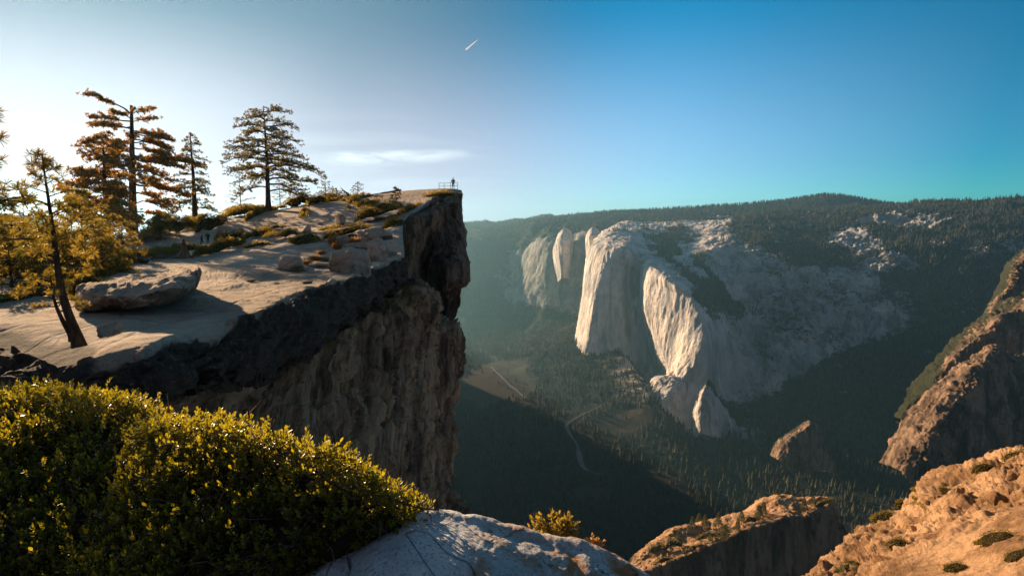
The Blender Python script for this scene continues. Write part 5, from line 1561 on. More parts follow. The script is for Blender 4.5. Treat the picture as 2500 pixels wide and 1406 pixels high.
# ------------------------------------------------------------------ low shrubs on the ledge
def mound(x0, y0, x1, y1, hpx, label, seed, depth=None, leaf=None, mat='shrub', net=None, dens=1.0, group="low shrubs on the ledge slope", name="low_shrub", z_=0.0, hk=2.3):
    net = net or LG
    r = np.random.RandomState(seed)
    A = net.at(x0, y0); B = net.at(x1, y1)
    D = (A[1] + B[1]) / 2
    h = hk * hpx * sx(D)
    w = 1.15 * np.linalg.norm((B - A)[:2]) / 2
    dp = depth or min(max(0.6 * w, 0.7 * h), 3.2)
    C3 = net.at((x0 + x1) / 2, (y0 + y1) / 2 - 10)
    M3 = net.at((x0 + x1) / 2, (y0 + y1) / 2)
    tilt = float(np.clip((C3[2] - M3[2]) / max(C3[1] - M3[1], 0.3), 0.0, 0.45)) if abs(C3[1] - M3[1]) > 0.05 else 0.12
    leaf = leaf or max(0.06, 2.4 * sx(D))
    root = empty(name, (A + B) / 2, label, "shrub", group)
    org = (A + B) / 2

    def surf_(a, b, lift=1.0):
        q = org + (B - A) / 2 * a[..., None] + np.stack([0 * a, dp * b, tilt * dp * b], -1)
        rr = np.clip(1 - 0.8 * (a * a + b * b), 0, 1)
        nz = fbm(np.stack([q[..., 0], q[..., 1], 0 * a], -1) * (1.1 / max(h, 0.6)) + seed, 3)
        z = h * rr**0.55 * (0.85 + 0.45 * nz) * lift
        return q + np.stack([0 * a, 0 * a, z - 0.12 * h + z_], -1)
    def edge_(a):
        return 0.92 + 0.42 * fbm(np.stack([1.3 * np.cos(a), 1.3 * np.sin(a), 0 * a + seed], -1), 3)
    cnt = int(dens * 1.9 * (math.pi * w * dp + 2.0 * w * h) / (leaf * leaf) * 0.55)
    cnt = min(cnt, 9000)
    a = r.rand(cnt) * 6.28; q = np.sqrt(r.rand(cnt)) * 1.0
    q = np.where(r.rand(cnt) < 0.45, 0.75 + 0.25 * r.rand(cnt), q)
    q = q * edge_(a)
    aa, bb = q * np.cos(a), q * np.sin(a)
    lift = 1.0 - 0.28 * r.rand(cnt)**2
    p = surf_(aa, bb, lift) + r.normal(size=(cnt, 3)) * leaf * 0.7
    nn = np.stack([aa / w * h * 1.5, bb / dp * h * 1.5, 0.7 + 0 * aa], -1) + 0.65 * r.normal(size=(cnt, 3))
    up, t, b_ = basis(nn, r)
    ln = leaf * (0.6 + 0.6 * r.rand(cnt, 1)); wd = ln * 0.45
    V = np.stack([p - t * wd * 0.3, p + b_ * wd + up * ln * 0.4, p + up * ln, p - b_ * wd + up * ln * 0.4], 1).reshape(-1, 3)
    mk("foliage", V - org, np.arange(cnt * 4).reshape(-1, 4), MAT[mat], root, smoothed=False)
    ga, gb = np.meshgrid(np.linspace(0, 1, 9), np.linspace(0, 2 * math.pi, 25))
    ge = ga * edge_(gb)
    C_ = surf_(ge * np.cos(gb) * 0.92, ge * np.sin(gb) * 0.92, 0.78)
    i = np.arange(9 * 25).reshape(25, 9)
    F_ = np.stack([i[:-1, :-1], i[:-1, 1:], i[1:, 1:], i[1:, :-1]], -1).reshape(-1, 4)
    mk("dark_core", C_.reshape(-1, 3) - org, F_[:, ::-1], MAT['core'], root)  # dark dome standing in for the shade inside the mound
    return root


MOUNDS = [
    (690, 512, 768, 500, 20, "dark shrub mound just right of the round-topped pine"),
    (742, 512, 868, 494, 22, "long dark shrub below the little pointed pine"),
    (790, 524, 900, 512, 22, "dark shrub bank above the brown rounded boulder"),
    (724, 545, 812, 535, 22, "dark shrub left of the brown rounded boulder"),
    (905, 513, 936, 509, 10, "small green shrub left of the dwarf pine"),
    (936, 512, 968, 507, 10, "small shrub touching the dwarf pine"),
    (862, 546, 990, 528, 30, "large shrub with a golden left end near the cliff top"),
    (975, 528, 1045, 512, 14, "dark shrub creeping to the top of the mossy cliff"),
    (775, 562, 832, 549, 8, "thin golden shrub strip between two bare rock sheets"),
    (785, 588, 910, 566, 24, "long golden shrub above the layered rocks"),
    (640, 592, 735, 580, 18, "golden-topped shrub left of the flat dark shrub"),
    (703, 592, 784, 588, 15, "flat dark shrub on the back edge of the slab"),
    (585, 594, 668, 574, 16, "golden-edged shrub behind the dark strip of shrubs"),
    (525, 596, 600, 582, 18, "golden shrub just right of the hikers"),
    (528, 548, 640, 524, 20, "bright green shrub mound below the small pyramid pine"),
    (600, 540, 678, 520, 14, "shrub at the foot of the round-topped pine"),
    (560, 562, 668, 546, 16, "long shaded shrub bank across the middle of the slope"),
    (478, 624, 598, 598, 16, "dark strip of shrubs along the back edge of the slab"),
    (375, 592, 470, 566, 34, "high shrub mound left of the straight narrow pine"),
    (470, 572, 550, 552, 24, "round shrub mound behind the oval boulder"),
    (430, 584, 478, 566, 18, "shaded shrub behind the pointed stump"),
    (398, 616, 500, 604, 13, "golden shrub strip left of the hikers' feet"),
    (270, 650, 360, 628, 20, "shrub at the back of the long boulder"),
    (340, 636, 420, 618, 16, "shrub at the back corner of the slab right of the thicket"),
    (0, 735, 120, 705, 24, "shrub on the pale rock at the left edge"),
    (60, 712, 250, 680, 34, "shrub bank below the glowing thicket"),
    (-60, 690, 90, 670, 40, "hazy shrub bank at the left edge"),
    (180, 690, 300, 662, 26, "shrub bank behind the left end of the long boulder"),
    (690, 548, 760, 536, 20, "green shrub above the squared end of the shaded shrub bank"),
    (640, 566, 700, 556, 14, "small shrub below the shaded shrub bank"),
    (868, 506, 930, 500, 14, "shrub at the foot of the bare rock below the skyline"),
    (812, 534, 862, 526, 16, "shrub touching the top of the brown rounded boulder"),
    (930, 560, 985, 548, 16, "shrub hanging at the cliff edge below the golden-ended shrub"),
    (610, 514, 650, 509, 14, "shrub on the skyline left of the round-topped pine's trunk"),
    (556, 534, 606, 526, 16, "shrub on the skyline below the small pyramid pine"),
    (745, 505, 800, 492, 16, "shrub below the little pointed pine on its left"),
    (850, 494, 905, 486, 12, "shrub beneath the fallen dead tree's root end"),
    (440, 560, 500, 549, 16, "shrub beside the straight narrow pine's foot"),
    (590, 612, 660, 600, 12, "low shrub along the slab's back edge right of the dark strip"),
    (335, 606, 420, 590, 26, "tall shrub mass below the broken-topped pine"),
    (660, 504, 700, 498, 9, "low shrub behind the trunk of the round-topped pine"),
]
for i, (x0, y0, x1, y1, h, lab) in enumerate(MOUNDS):
    mound(x0, y0, x1, y1, h, lab, 500 + i, z_=-0.25)
# the golden shrub at the lookout
PWn = PW
A_ = P(1030, 488, 86); B_ = P(1112, 482, 88)


class _Fix:
    def __init__(s, A, B): s.A, s.B = A, B
    def at(s, x, y): return (s.A if x < 1070 else s.B).copy()


mound(1030, 486, 1105, 478, 24, "golden shrub under the railing of the lookout", 560, net=_Fix(A_, B_), depth=1.6, hk=1.1)
for (px, py, w, h, lab, sd) in ((815, 602, 28, 30, "tall orange dry bush at the back edge of the slab", 571), (824, 611, 24, 20, "round orange dry bush in front of the tall one", 572),
                                (868, 596, 30, 14, "low pinkish dry bush on the layered rocks", 573), (770, 636, 18, 8, "tiny orange grass tuft on the slab", 574), (783, 623, 20, 7, "tiny dry tuft on the rock shelf", 575),
                                (750, 647, 16, 7, "tiny dry tuft behind the flat stone", 576)):
    q = gat(px, py, 0)
    D = q[1]
    r_ = np.random.RandomState(sd)
    small_plant(px, py, D, w, h, 34, lab, sd, 'dry', max(0.08, 2.6 * sx(D)), "dry bush", "dry_bush")

# ------------------------------------------------------------------ dead wood
def snag(base, paths, label, name="dead_tree", cat="dead tree"):
    root = empty(name, base, label, cat)
    parts = []
    for k, (nm, pts, rad) in enumerate(paths):
        pts = np.array(pts, float)
        ts = np.linspace(0, len(pts) - 1, 6 * (len(pts) - 1) + 1)
        C = cat_rom(pts, ts, 0.45); rr = np.interp(ts, range(len(rad)), rad)
        V, F = tube_geo(C, rr, 9)
        V = V + 0.12 * rr.mean() * fbm(V * (1.2 / rr.mean()) * np.array([1, 1, 0.3]), 4)[:, None] * 2
        mk(nm, V, F, MAT['deadwood'], root)
    return root


q = gat(452, 626, 0); s = sx(q[1])
snag(q, [("stump", [(0, 0, -0.3), (0, 0, 0.2), (0.05, 0, 18 * s), (-0.02, 0, 36 * s), (-0.05, 0, 49 * s)], [20 * s, 13 * s, 8.5 * s, 6.5 * s, 0.6 * s]),
         ("root", [(0, 0, 0.15), (14 * s, 0, 0.1), (26 * s, 0, -0.15)], [6 * s, 4 * s, 1 * s]),
         ("root", [(0, 0, 0.12), (-18 * s, 0, 0.05), (-34 * s, -0.2, -0.1), (-70 * s, -0.4, -0.25)], [6 * s, 3.4 * s, 2.5 * s, 1 * s])],
     "pointed grey stump left of the two hikers", "tree_stump", "stump")
b = P(416, 541, 97); s = sx(97)
snag(b, [("trunk", [(0, 0, -0.5), (0, 0, 5 * s), (-2 * s, 0, 14 * s), (-4 * s, 0, 24 * s)], [4.5 * s, 3.5 * s, 2 * s, 0.4 * s]),
         ("limb", [(1 * s, 0, 3 * s), (3 * s, 0, 8 * s), (3 * s, 0, 10 * s)], [2.2 * s, 2.0 * s, 1.0 * s])],
     "small forked snag on the skyline left of the straight narrow pine")
b = P(858, 486, 95); s = sx(95)
snag(b, [("trunk", [(-4 * s, 0, -2 * s), (8 * s, 0.3, 0), (40 * s, 0.8, 6 * s), (80 * s, 1.0, 14 * s), (118 * s, 1.0, 22 * s)], [8 * s, 6.5 * s, 5 * s, 4 * s, 2.5 * s]),
         ("limb", [(2 * s, 0, 0), (-6 * s, 0, 9 * s), (-16 * s, 0, 18 * s), (-26 * s, 0, 28 * s)], [6 * s, 3.2 * s, 1.8 * s, 0.4 * s]),
         ("root", [(0, 0, 0), (-12 * s, -0.3, -3 * s), (-18 * s, -0.4, -5 * s)], [5 * s, 3 * s, 1 * s])],
     "fallen dead tree with one limb spiking up on the skyline", "fallen_tree", "fallen tree")
q = gat(345, 642, 0)
boulder(345, 644, float(q[1]), 26, 16, 1.2, "brown rock lump at the corner of the slab below the thicket", 41, darkv=0.6)

# ------------------------------------------------------------------ railing and people
RD = 91.5
rail = empty("railing", P(1094, 461, RD), "thin metal railing at the tip of the cliff", "railing")
ro = np.array(rail.location)
posts = [(1072, 447, 462), (1084.5, 448, 462), (1100, 446, 462.5), (1117, 446, 462.5)]
tops = []
for k, (px, yt, yb) in enumerate(posts):
    a = P(px, yb, RD + 0.4 * k); t_ = P(px, yt, RD + 0.4 * k); t_[0] = a[0]
    a[2] -= 0.1
    V, F = tube_geo(np.array([a - ro, t_ - ro]), np.array([0.04, 0.04]), 6)
    mk("post", V, F, MAT['metal'], rail)
    tops.append((a, t_))
for k in range(3):
    for fr in (1.0, 0.55, 0.12):
        A0, A1 = tops[k]; B0, B1 = tops[k + 1]
        V, F = tube_geo(np.array([A0 + (A1 - A0) * fr - ro, B0 + (B1 - B0) * fr - ro]), np.array([0.032, 0.032]), 6)
        mk("rail", V, F, MAT['metal'], rail)


def skin(name, verts, edges, radii, mat, parent, lvl=1):
    me = bpy.data.meshes.new(name)
    me.from_pydata([tuple(v) for v in verts], edges, [])
    o = bpy.data.objects.new(name, me)
    COL.objects.link(o)
    md = o.modifiers.new("skin", 'SKIN'); md.use_smooth_shade = True
    for k, q_ in enumerate(radii):
        rr = q_ if isinstance(q_, tuple) else (q_, q_)
        me.skin_vertices[0].data[k].radius = rr
    me.skin_vertices[0].data[0].use_root = True
    sb = o.modifiers.new("sub", 'SUBSURF'); sb.levels = lvl; sb.render_levels = lvl
    dg = bpy.context.evaluated_depsgraph_get()
    new = bpy.data.meshes.new_from_object(o.evaluated_get(dg))
    new.name = name
    o.modifiers.clear(); o.data = new
    new.materials.clear(); new.materials.append(mat)
    for pl in new.polygons: pl.use_smooth = True
    o.parent = parent
    return o


MAT['skin'] = simple("skin", (0.42, 0.24, 0.17), 0.6, None, 0.3, 0.1)
MAT['navy'] = simple("navy_cloth", (0.015, 0.018, 0.035), 0.9, None, 0.1, 0.2)
MAT['maroon'] = simple("maroon_cloth", (0.055, 0.018, 0.022), 0.9, None, 0.1, 0.2)
MAT['hair'] = simple("dark_hair", (0.02, 0.014, 0.01), 0.8, None, 0.2, 0.2)
MAT['hairl'] = simple("fair_hair", (0.30, 0.16, 0.06), 0.8, None, 0.2, 0.2)
MAT['olive'] = simple("olive_cloth", (0.06, 0.055, 0.045), 0.9, None, 0.1, 0.2)
MAT['black'] = simple("black_cloth", (0.012, 0.012, 0.014), 0.8, None, 0.2, 0.2)
MAT['shoe'] = simple("dark_shoes", (0.02, 0.016, 0.014), 0.7, None, 0.2, 0.2)


def person(base, H, yaw, label, pose, top, legs, hair, pack=None):
    root = empty("person", base, label, "person")
    root.rotation_euler = (0, 0, yaw)
    k = H / 1.78
    st = pose.get('stride', 0.0); sep = pose.get('sep', 0.10)
    J = {'pelvis': (0, 0, 0.95), 'spine': (0, 0.01, 1.15), 'chest': (0, 0.0, 1.36), 'neck': (0, 0, 1.50), 'head0': (0, 0.01, 1.60), 'head1': (0, 0.01, 1.70)}
    for s_, nm in ((-1, 'L'), (1, 'R')):
        J['hip' + nm] = (s_ * 0.10, 0, 0.90)
        J['knee' + nm] = (s_ * (sep * 0.8 + 0.02), 0.03 + s_ * st * 0.5, 0.50)
        J['ankle' + nm] = (s_ * (sep + 0.01), s_ * st, 0.09)
        J['toe' + nm] = (s_ * (sep + 0.03), 0.17 + s_ * st, 0.04)
        J['sho' + nm] = (s_ * 0.19, 0, 1.43)
        el = pose['elbow'][0 if s_ < 0 else 1]; ha = pose['hand'][0 if s_ < 0 else 1]
        J['el' + nm] = el; J['wr' + nm] = ha
        d = Vector(ha) - Vector(el); d.normalize()
        J['pal' + nm] = tuple(Vector(ha) + d * 0.08)
    names = list(J)
    E = [('pelvis', 'spine'), ('spine', 'chest'), ('chest', 'neck'), ('neck', 'head0'), ('head0', 'head1')]
    for nm in 'LR':
        E += [('pelvis', 'hip' + nm), ('hip' + nm, 'knee' + nm), ('knee' + nm, 'ankle' + nm), ('ankle' + nm, 'toe' + nm),
              ('chest', 'sho' + nm), ('sho' + nm, 'el' + nm), ('el' + nm, 'wr' + nm), ('wr' + nm, 'pal' + nm)]
    R = {'pelvis': (0.13, 0.10), 'spine': (0.125, 0.09), 'chest': (0.15, 0.11), 'neck': (0.055, 0.055), 'head0': (0.075, 0.09), 'head1': (0.072, 0.085)}
    for nm in 'LR':
        R.update({'hip' + nm: (0.09, 0.09), 'knee' + nm: (0.058, 0.058), 'ankle' + nm: (0.038, 0.038), 'toe' + nm: (0.035, 0.03),
                  'sho' + nm: (0.062, 0.06), 'el' + nm: (0.042, 0.042), 'wr' + nm: (0.028, 0.028), 'pal' + nm: (0.036, 0.018)})
    vs = [tuple(c * k for c in J[n_]) for n_ in names]
    skin("body", vs, [(names.index(a), names.index(b_)) for a, b_ in E], [tuple(c * k for c in R[n_]) for n_ in names], MAT['skin'], root)

    def shell(nm_, keep, ed, mat, grow):
        ids = {n_: i for i, n_ in enumerate(keep)}
        skin(nm_, [tuple(c * k for c in J[n_]) for n_ in keep], [(ids[a], ids[b_]) for a, b_ in ed], [tuple((c + grow) * k for c in R[n_]) for n_ in keep], mat, root)
    shell("jacket", ['pelvis', 'spine', 'chest', 'shoL', 'elL', 'wrL', 'shoR', 'elR', 'wrR'],
          [('pelvis', 'spine'), ('spine', 'chest'), ('chest', 'shoL'), ('shoL', 'elL'), ('elL', 'wrL'), ('chest', 'shoR'), ('shoR', 'elR'), ('elR', 'wrR')], MAT[top], 0.022)
    shell("trousers", ['pelvis', 'hipL', 'kneeL', 'ankleL', 'hipR', 'kneeR', 'ankleR'],
          [('pelvis', 'hipL'), ('hipL', 'kneeL'), ('kneeL', 'ankleL'), ('pelvis', 'hipR'), ('hipR', 'kneeR'), ('kneeR', 'ankleR')], MAT[legs], 0.016)
    for nm in 'LR':
        shell("shoe", ['ankle' + nm, 'toe' + nm], [('ankle' + nm, 'toe' + nm)], MAT['shoe'], 0.012)
    th_, ph_ = np.meshgrid(np.linspace(0, 1.9, 9), np.linspace(0, 2 * math.pi, 17))
    Vh = np.stack([0.100 * np.sin(th_) * np.cos(ph_), 0.118 * np.sin(th_) * np.sin(ph_) - 0.02, 0.115 * np.cos(th_) + 1.68], -1)
    ih = np.arange(9 * 17).reshape(17, 9)
    mk("hair", Vh.reshape(-1, 3) * k, np.stack([ih[:-1, :-1], ih[:-1, 1:], ih[1:, 1:], ih[1:, :-1]], -1).reshape(-1, 4)[:, ::-1], MAT[hair], root)
    # face
    fg = Geo()
    fg.add(*tube_geo(np.array([(0, 0.085, 1.665), (0, 0.118, 1.635), (0, 0.09, 1.625)]) * k, np.array([0.008, 0.016, 0.008]) * k, 6))
    fg.build("nose", MAT['skin'], root)
    for s_ in (-1, 1):
        e_, F_ = tube_geo(np.array([(s_ * 0.035 - 0.012, 0.094, 1.665), (s_ * 0.035 + 0.012, 0.094, 1.665)]) * k, np.array([0.008, 0.008]) * k, 6)
        mk("eye", e_, F_, MAT['black'], root)
    if pack:
        g_ = Geo()
        a_, b_ = np.meshgrid(np.linspace(-math.pi / 2, math.pi / 2, 9), np.linspace(0, 2 * math.pi, 17))
        sp = lambda v: np.sign(v) * np.abs(v)**0.5
        Vp = np.stack([0.15 * sp(np.cos(a_)) * sp(np.cos(b_)), 0.10 * sp(np.cos(a_)) * sp(np.sin(b_)) - 0.22, 0.25 * sp(np.sin(a_)) + 1.27], -1)
        g_.add(Vp.reshape(-1, 3) * k, np.stack([ih[:-1, :-1], ih[:-1, 1:], ih[1:, 1:], ih[1:, :-1]], -1).reshape(-1, 4))
        setp(g_.build("backpack", MAT[pack], root), None)
    return root


person(P(1106.5, 462, 90.5), 1.76, math.radians(12), "person in a dark jacket standing at the railing on the tip of the cliff",
       dict(sep=0.13, elbow=[(-0.30, 0.02, 1.16), (0.30, 0.02, 1.16)], hand=[(-0.19, 0.20, 1.05), (0.19, 0.20, 1.05)]), 'navy', 'maroon', 'hair')
hp = gat(493, 597, 0.05); hD = hp[1]
person(P(493, 598, hD), 31 * sx(hD) * 0.98, math.radians(-60), "hiker on the left of the pair walking, fair hair and dark clothes",
       dict(sep=0.09, stride=0.18, elbow=[(-0.27, -0.05, 1.17), (0.27, 0.03, 1.17)], hand=[(-0.24, 0.12, 0.98), (0.25, 0.20, 1.02)]), 'olive', 'olive', 'hairl', None)
person(P(508, 596, hD + 0.6), 30 * sx(hD) * 0.98, math.radians(40), "hiker on the right of the pair with a dark bag on the back",
       dict(sep=0.09, stride=-0.12, elbow=[(-0.28, 0.0, 1.16), (0.27, 0.03, 1.17)], hand=[(-0.2, 0.2, 1.05), (0.24, 0.16, 1.0)]), 'black', 'black', 'hairl', 'black')

# ------------------------------------------------------------------ wooded butte and the slope at the lower right
BT = Net([
    [(1500, 1420, 800), (1570, 1370, 800), (1640, 1330, 800), (1720, 1310, 810), (1800, 1300, 820), (1855, 1270, 830), (1900, 1260, 830), (1960, 1270, 820), (2010, 1270, 800), (2050, 1290, 780), (2075, 1320, 760)],
    [(1532, 1370, 650), (1590, 1322, 665), (1645, 1286, 690), (1720, 1272, 700), (1800, 1253, 710), (1855, 1222, 715), (1897, 1205, 715), (1955, 1216, 705), (2005, 1214, 695), (2040, 1230, 685), (2052, 1262, 680)],
    [(1538, 1385, 620), (1605, 1350, 635), (1670, 1318, 655), (1740, 1296, 665), (1803, 1274, 672), (1862, 1250, 680), (1908, 1232, 682), (1960, 1236, 680), (2004, 1226, 680), (2038, 1234, 676), (2055, 1272, 674)],
    [(1545, 1402, 600), (1620, 1378, 612), (1700, 1343, 622), (1765, 1318, 634), (1810, 1292, 645), (1872, 1276, 652), (1921, 1258, 657), (1966, 1256, 661), (2002, 1240, 666), (2037, 1240, 670), (2056, 1282, 671)],
    [(1548, 1425, 598), (1625, 1400, 610), (1705, 1372, 619), (1768, 1350, 632), (1815, 1330, 641), (1874, 1315, 649), (1925, 1305, 651), (1968, 1300, 660), (2004, 1290, 660), (2036, 1290, 668), (2052, 1330, 668)],
    [(1550, 1480, 596), (1630, 1460, 607), (1710, 1440, 617), (1775, 1430, 628), (1820, 1420, 638), (1878, 1410, 645), (1930, 1400, 648), (1970, 1395, 658), (2004, 1390, 655), (2034, 1385, 664), (2040, 1400, 664)],
    [(1550, 1620, 594), (1640, 1620, 604), (1720, 1620, 612), (1785, 1620, 622), (1830, 1620, 632), (1888, 1620, 640), (1940, 1620, 642), (1980, 1620, 652), (2010, 1620, 652), (2030, 1620, 660), (2030, 1620, 662)]],
    step=2.2, c=0.38)
_p = BT.pos
wl = smooth(2.85, 3.2, BT.V)
BT.displace(smooth(0.4, 1.2, BT.V) * ((1 - wl) * (5 * fbm(_p * 0.03, 6) + 5 * facet(_p * 0.06, 4.0, 0.7) + 1.5 * fbm(_p * 0.2, 5)) + wl * (16 * facet(_p * np.array([0.05, 0.05, 0.012]), 4.0, 0.75) + 9 * fbm(_p * np.array([0.03, 0.03, 0.008]), 6, ridged=True) + 1.5 * fbm(_p * 0.2, 4))))
fr = 0.42 * smooth(0.6, 1.0, BT.V) * smooth(3.0, 2.6, BT.V) * (0.35 + 0.5 * smooth(0.1, 0.3, np.exp(-((BT.py - 1385 + (BT.px - 1560) * 0.42) / 26.0)**2)))
setp(BT.mesh("rock_outcrop", MAT['outcrop'], attrs=dict(wall=wl, forest=fr)), "rocky outcrop with trees on its sloping top and a dark cliff front", "rock outcrop", kind='structure')

SR = Net([
    [(1960, 1470, 112), (2040, 1410, 128), (2105, 1360, 140), (2170, 1320, 146), (2225, 1285, 148), (2290, 1235, 148), (2345, 1200, 148), (2400, 1175, 148), (2450, 1165, 148), (2520, 1150, 148), (2700, 1080, 148)],
    [(1955, 1428, 95), (2035, 1364, 110), (2100, 1308, 120), (2168, 1266, 125), (2225, 1230, 126), (2285, 1182, 127), (2340, 1148, 127), (2398, 1124, 126), (2445, 1114, 126), (2510, 1100, 126), (2700, 1030, 126)],
    [(1975, 1440, 88), (2058, 1385, 99), (2125, 1335, 107), (2195, 1295, 110), (2255, 1262, 110), (2315, 1225, 110), (2370, 1195, 110), (2425, 1172, 110), (2470, 1160, 110), (2530, 1145, 110), (2700, 1090, 110)],
    [(1995, 1455, 82), (2085, 1410, 89), (2155, 1370, 94), (2225, 1332, 97), (2285, 1305, 96), (2340, 1280, 95), (2395, 1255, 94), (2445, 1235, 93), (2490, 1220, 93), (2545, 1205, 92), (2700, 1150, 90)],
    [(2030, 1480, 79), (2115, 1432, 86), (2185, 1388, 91), (2248, 1345, 93), (2305, 1318, 92), (2358, 1294, 90), (2410, 1270, 88), (2460, 1250, 87), (2505, 1236, 86), (2560, 1222, 85), (2700, 1170, 84)],
    [(2080, 1500, 66), (2140, 1440, 72), (2200, 1385, 78), (2258, 1338, 82), (2318, 1300, 83), (2372, 1276, 82), (2425, 1256, 81), (2475, 1240, 80), (2520, 1228, 79), (2580, 1215, 78), (2700, 1180, 76)],
    [(2130, 1560, 56), (2190, 1500, 60), (2250, 1450, 64), (2305, 1410, 66), (2360, 1375, 67), (2410, 1350, 67), (2460, 1330, 66), (2510, 1315, 65), (2560, 1300, 64), (2620, 1285, 64), (2740, 1250, 62)],
    [(2200, 1700, 46), (2260, 1640, 48), (2320, 1600, 50), (2370, 1570, 51), (2420, 1540, 51), (2470, 1520, 50), (2520, 1500, 50), (2570, 1480, 50), (2620, 1470, 50), (2680, 1460, 50), (2800, 1430, 48)]],
    step=2.8, c=0.38)
_p = SR.pos
SR.displace(smooth(0.3, 1.0, SR.V) * (1.8 * fbm(_p * 0.07, 6, ridged=True) + 1.0 * fbm(_p * 0.3, 6) + 2.6 * facet(_p * np.array([0.07, 0.07, 0.12]), 4.0, 0.55) + 1.3 * facet(_p * 0.22 + 4, 4.0, 0.6)) * (0.35 + 0.9 * smooth(5.6, 4.4, SR.V)))
fr = 0.10 + 0.5 * smooth(0.05, 0.45, fbm(_p * 0.06 + 3, 4)) * smooth(5.5, 4.5, SR.V)
setp(SR.mesh("hillside", MAT['outcrop'], attrs=dict(wall=0 * SR.D, forest=fr)), "steep orange-lit granite hillside dotted with scrub at the lower right", "hillside", kind='structure')

# individual conifers standing on the outcrop
def small_conifer(base, H, label, seed, group, mat='forest_warm'):
    r = np.random.RandomState(seed)
    root = empty("conifer", base, label, "conifer", group)
    V, F = tube_geo(np.array([(0, 0, -0.5), (0, 0, H * 0.5), (0, 0, H * 0.95)]), np.array([H * 0.02, H * 0.013, H * 0.003]), 5)
    mk("trunk", V, F, MAT['bark'], root)
    n = 700
    f = r.rand(n)**0.8
    rad = 0.27 * H * (1 - f)**0.8 * np.sqrt(r.rand(n)) * (0.75 + 0.5 * np.sin(f * 34 + seed)**2) + 0.02 * H
    a = r.rand(n) * 6.28
    p = np.column_stack([rad * np.cos(a), rad * np.sin(a), H * (0.12 + 0.88 * f) - 0.25 * rad])
    nn = np.column_stack([np.cos(a), np.sin(a), 0.3 + 0 * a]) + 0.5 * r.normal(size=(n, 3))
    up, t, b_ = basis(nn, r)
    ln = 0.10 * H * (0.5 + 0.7 * r.rand(n, 1)) * (1.1 - 0.5 * f[:, None])
    V = np.stack([p, p + t * ln * 0.35 + up * ln * 0.5, p + up * ln, p - t * ln * 0.35 + up * ln * 0.5], 1).reshape(-1, 3)
    mk("crown", V, np.arange(n * 4).reshape(-1, 4), MAT[mat], root, smoothed=False)
    return root


def clone(root, loc, scale, label, rz_=0.0):
    c = root.copy(); COL.objects.link(c)
    c.location = [float(v) for v in loc]; c.scale = (scale,) * 3; c.rotation_euler = (0, 0, rz_)
    c['label'] = label
    for ch in list(root.children):
        d = ch.copy(); COL.objects.link(d); d.parent = c
    return c


GC = "conifers on the wooded outcrop"
crest = [(1690, 1290, 26, "leftmost of the four conifers in a row on the outcrop's crest"), (1706, 1288, 30, "second conifer in the crest row of the outcrop"),
         (1721, 1286, 27, "third conifer in the crest row of the outcrop"), (1753, 1284, 28, "conifer at the right end of the outcrop's crest row"),
         (1770, 1318, 32, "conifer on the lower rim of the outcrop above the cliff"), (1810, 1282, 28, "conifer beside the pale bare slab of the outcrop"),
         (1798, 1294, 24, "short conifer just left of the pale slab's foot"), (1850, 1268, 32, "large conifer in the middle of the outcrop's upper clump"),
         (1862, 1258, 30, "conifer behind the large one in the upper clump"), (1886, 1262, 34, "tallest conifer in the outcrop's upper clump"),
         (1895, 1225, 24, "conifer on the summit of the outcrop"), (1915, 1230, 24, "conifer just right of the outcrop's summit"), (1962, 1240, 26, "conifer near the right end of the outcrop"),
         (1985, 1236, 22, "rightmost conifer of the outcrop by the cliff corner"), (1655, 1330, 30, "broad conifer rising from the scrub on the left of the outcrop"), (1735, 1325, 22, "short conifer in the scrub above the cliff front")]
proto = None
protos = []
for i, (px, py, hp_, lab) in enumerate(crest):
    q = BT.at(px, py); H = 1.35 * hp_ * sx(q[1])
    if i < 4:
        protos.append((small_conifer(q, H, lab, 700 + i, GC), H))
    else:
        pr, h0_ = protos[i % 4]
        clone(pr, q, H / h0_, lab, i * 1.3)

# scrub patches on the outcrop and hillside, each a low shrub
def scrub(net, spots, group, label_fn, seed, mat='shrub'):
    for i, (px, py, w, h, lab) in enumerate(spots):
        mound(px - w / 2, py + 0.18 * w, px + w / 2, py - 0.18 * w, h, lab, seed + i, net=net, mat=mat, group=group, dens=1.0, hk=1.8)


r_ = np.random.RandomState(77)
sp = []
for (px, py, w, h, lab) in (
    (1600, 1348, 50, 18, "scrub patch at the left end of the outcrop"), (1640, 1338, 60, 22, "dense scrub below the broad conifer"), (1680, 1322, 60, 20, "scrub in the middle left of the outcrop's top"),
    (1722, 1316, 60, 18, "scrub along the centre of the outcrop's top"), (1762, 1304, 50, 16, "scrub beside the lower rim conifer"), (1690, 1344, 60, 14, "scrub on the outcrop's lower rim above the cliff"),
    (1620, 1372, 50, 12, "scrub on the lowest left rim of the outcrop"), (1835, 1272, 40, 14, "scrub among the upper clump of conifers"), (1876, 1246, 50, 16, "scrub just under the outcrop's summit"),
    (1940, 1236, 60, 12, "scrub on the right part of the outcrop's top"), (2010, 1232, 50, 12, "scrub at the outcrop's right corner")):
    sp.append((px, py, w, h, lab))
scrub(BT, [(a, b, c * 1.0, d * 0.85, e) for (a, b, c, d, e) in sp], "scrub on the wooded outcrop", None, 800)
sp = []
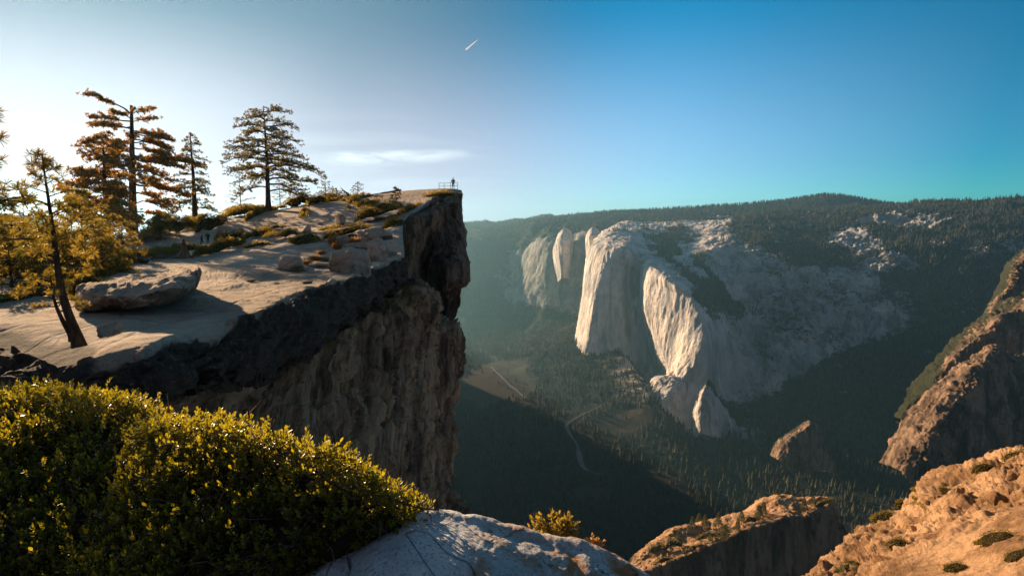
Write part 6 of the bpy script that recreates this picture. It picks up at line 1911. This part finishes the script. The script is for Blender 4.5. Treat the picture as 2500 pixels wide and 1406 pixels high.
for (px, py, w, h, lab) in (
    (2160, 1268, 70, 26, "dark tree-like shrub on the hillside's left skyline"), (2205, 1240, 36, 20, "round shrub on the hillside skyline"), (2120, 1306, 60, 16, "low shrub where the hillside skyline dips"),
    (2255, 1232, 44, 22, "round dark shrub below the hillside skyline"), (2250, 1262, 40, 18, "shrub under the round dark one on the hillside"), (2400, 1150, 70, 22, "shrub mass under the hillside's upper boulder"),
    (2370, 1166, 50, 16, "low shrub left of the hillside's upper boulder"), (2180, 1320, 50, 18, "shrub on the middle of the lower hillside"), (2195, 1352, 60, 26, "dark shrub above the hillside's smooth slab"),
    (2080, 1390, 50, 14, "shrub on the hillside by the bottom of the picture"), (2150, 1395, 44, 12, "small shrub at the bottom of the smooth slab's edge"), (2430, 1330, 110, 34, "large dark shrub on the hillside's smooth slab"),
    (2490, 1370, 90, 30, "dark shrub in the bottom right corner"), (2320, 1212, 44, 14, "shrub among the hillside's orange rocks"), (2480, 1130, 60, 14, "shrub on the highest right part of the hillside"),
    (2330, 1395, 70, 18, "shrub on the smooth slab near the bottom")):
    sp.append((px, py, w, h, lab))
scrub(SR, [(a, b, c * 0.85, d * 0.6, e) for (a, b, c, d, e) in sp], "scrub on the orange hillside", None, 840)
HB = "boulders on the orange hillside"
for (px, py, w, h, sd, lab) in ((2425, 1128, 40, 26, 901, "squared boulder standing on the hillside's skyline"), (2380, 1132, 24, 12, 902, "low boulder left of the squared one on the hillside skyline"),
                                (2345, 1222, 46, 30, 903, "angular orange boulder in the middle of the hillside"), (2300, 1236, 34, 22, 904, "smaller angular boulder left of the middle one"),
                                (2440, 1236, 60, 34, 905, "large orange boulder above the smooth slab"), (2480, 1180, 50, 24, 906, "pale orange boulder near the right edge of the hillside"), (2240, 1306, 30, 18, 907, "grey boulder at the top of the smooth slab")):
    q = SR.at(px, py)
    boulder(px, py, float(q[1]) - 0.5, w, h, h * sx(q[1]) * 1.3, lab, sd, mat='outcrop', group=HB, planes=10)

# contrail: a thin tapered trail of ice high in the sky
cA = P(1137, 122, 30000); cB = P(1166, 98, 34000)
ts = np.linspace(0, 1, 12)[:, None]
V, F = tube_geo(cA + (cB - cA) * ts, np.interp(ts[:, 0], [0, 0.08, 1], [16, 42, 10]), 8)
_m = M("ice_trail")
MAT['ice'] = _m.done((0.9, 0.9, 0.9), 1.0, spec=0.0, translucent=(0.97, 0.97, 0.97), tfac=0.7)
setp(mk("contrail", V, F, MAT['ice']), "short white aircraft trail high in the blue sky", "contrail", kind='stuff')

# ------------------------------------------------------------------ haze
V8 = np.array([(x, y, z) for x in (-7600, 6600) for y in (-60, 12700) for z in (-1025, 460)], float)
V8[:, 2] = np.where(V8[:, 2] < 0, -1025, 370)
HF = np.array([(0, 1, 3, 2), (4, 6, 7, 5), (0, 4, 5, 1), (2, 3, 7, 6), (0, 2, 6, 4), (1, 5, 7, 3)])
hm = bpy.data.materials.new("haze")
hm.use_nodes = True
hm.node_tree.nodes.clear()
_o = hm.node_tree.nodes.new("ShaderNodeOutputMaterial")
_v = hm.node_tree.nodes.new("ShaderNodeVolumePrincipled")
_v.inputs["Color"].default_value = (0.36, 0.76, 1.0, 1)
_v.inputs["Density"].default_value = HAZE_DENSITY
_v.inputs["Anisotropy"].default_value = 0.6
hm.node_tree.links.new(_v.outputs[0], _o.inputs["Volume"])
setp(mk("haze", V8, HF, hm, smoothed=False), "thin bluish haze filling the valley", "haze", kind='stuff')
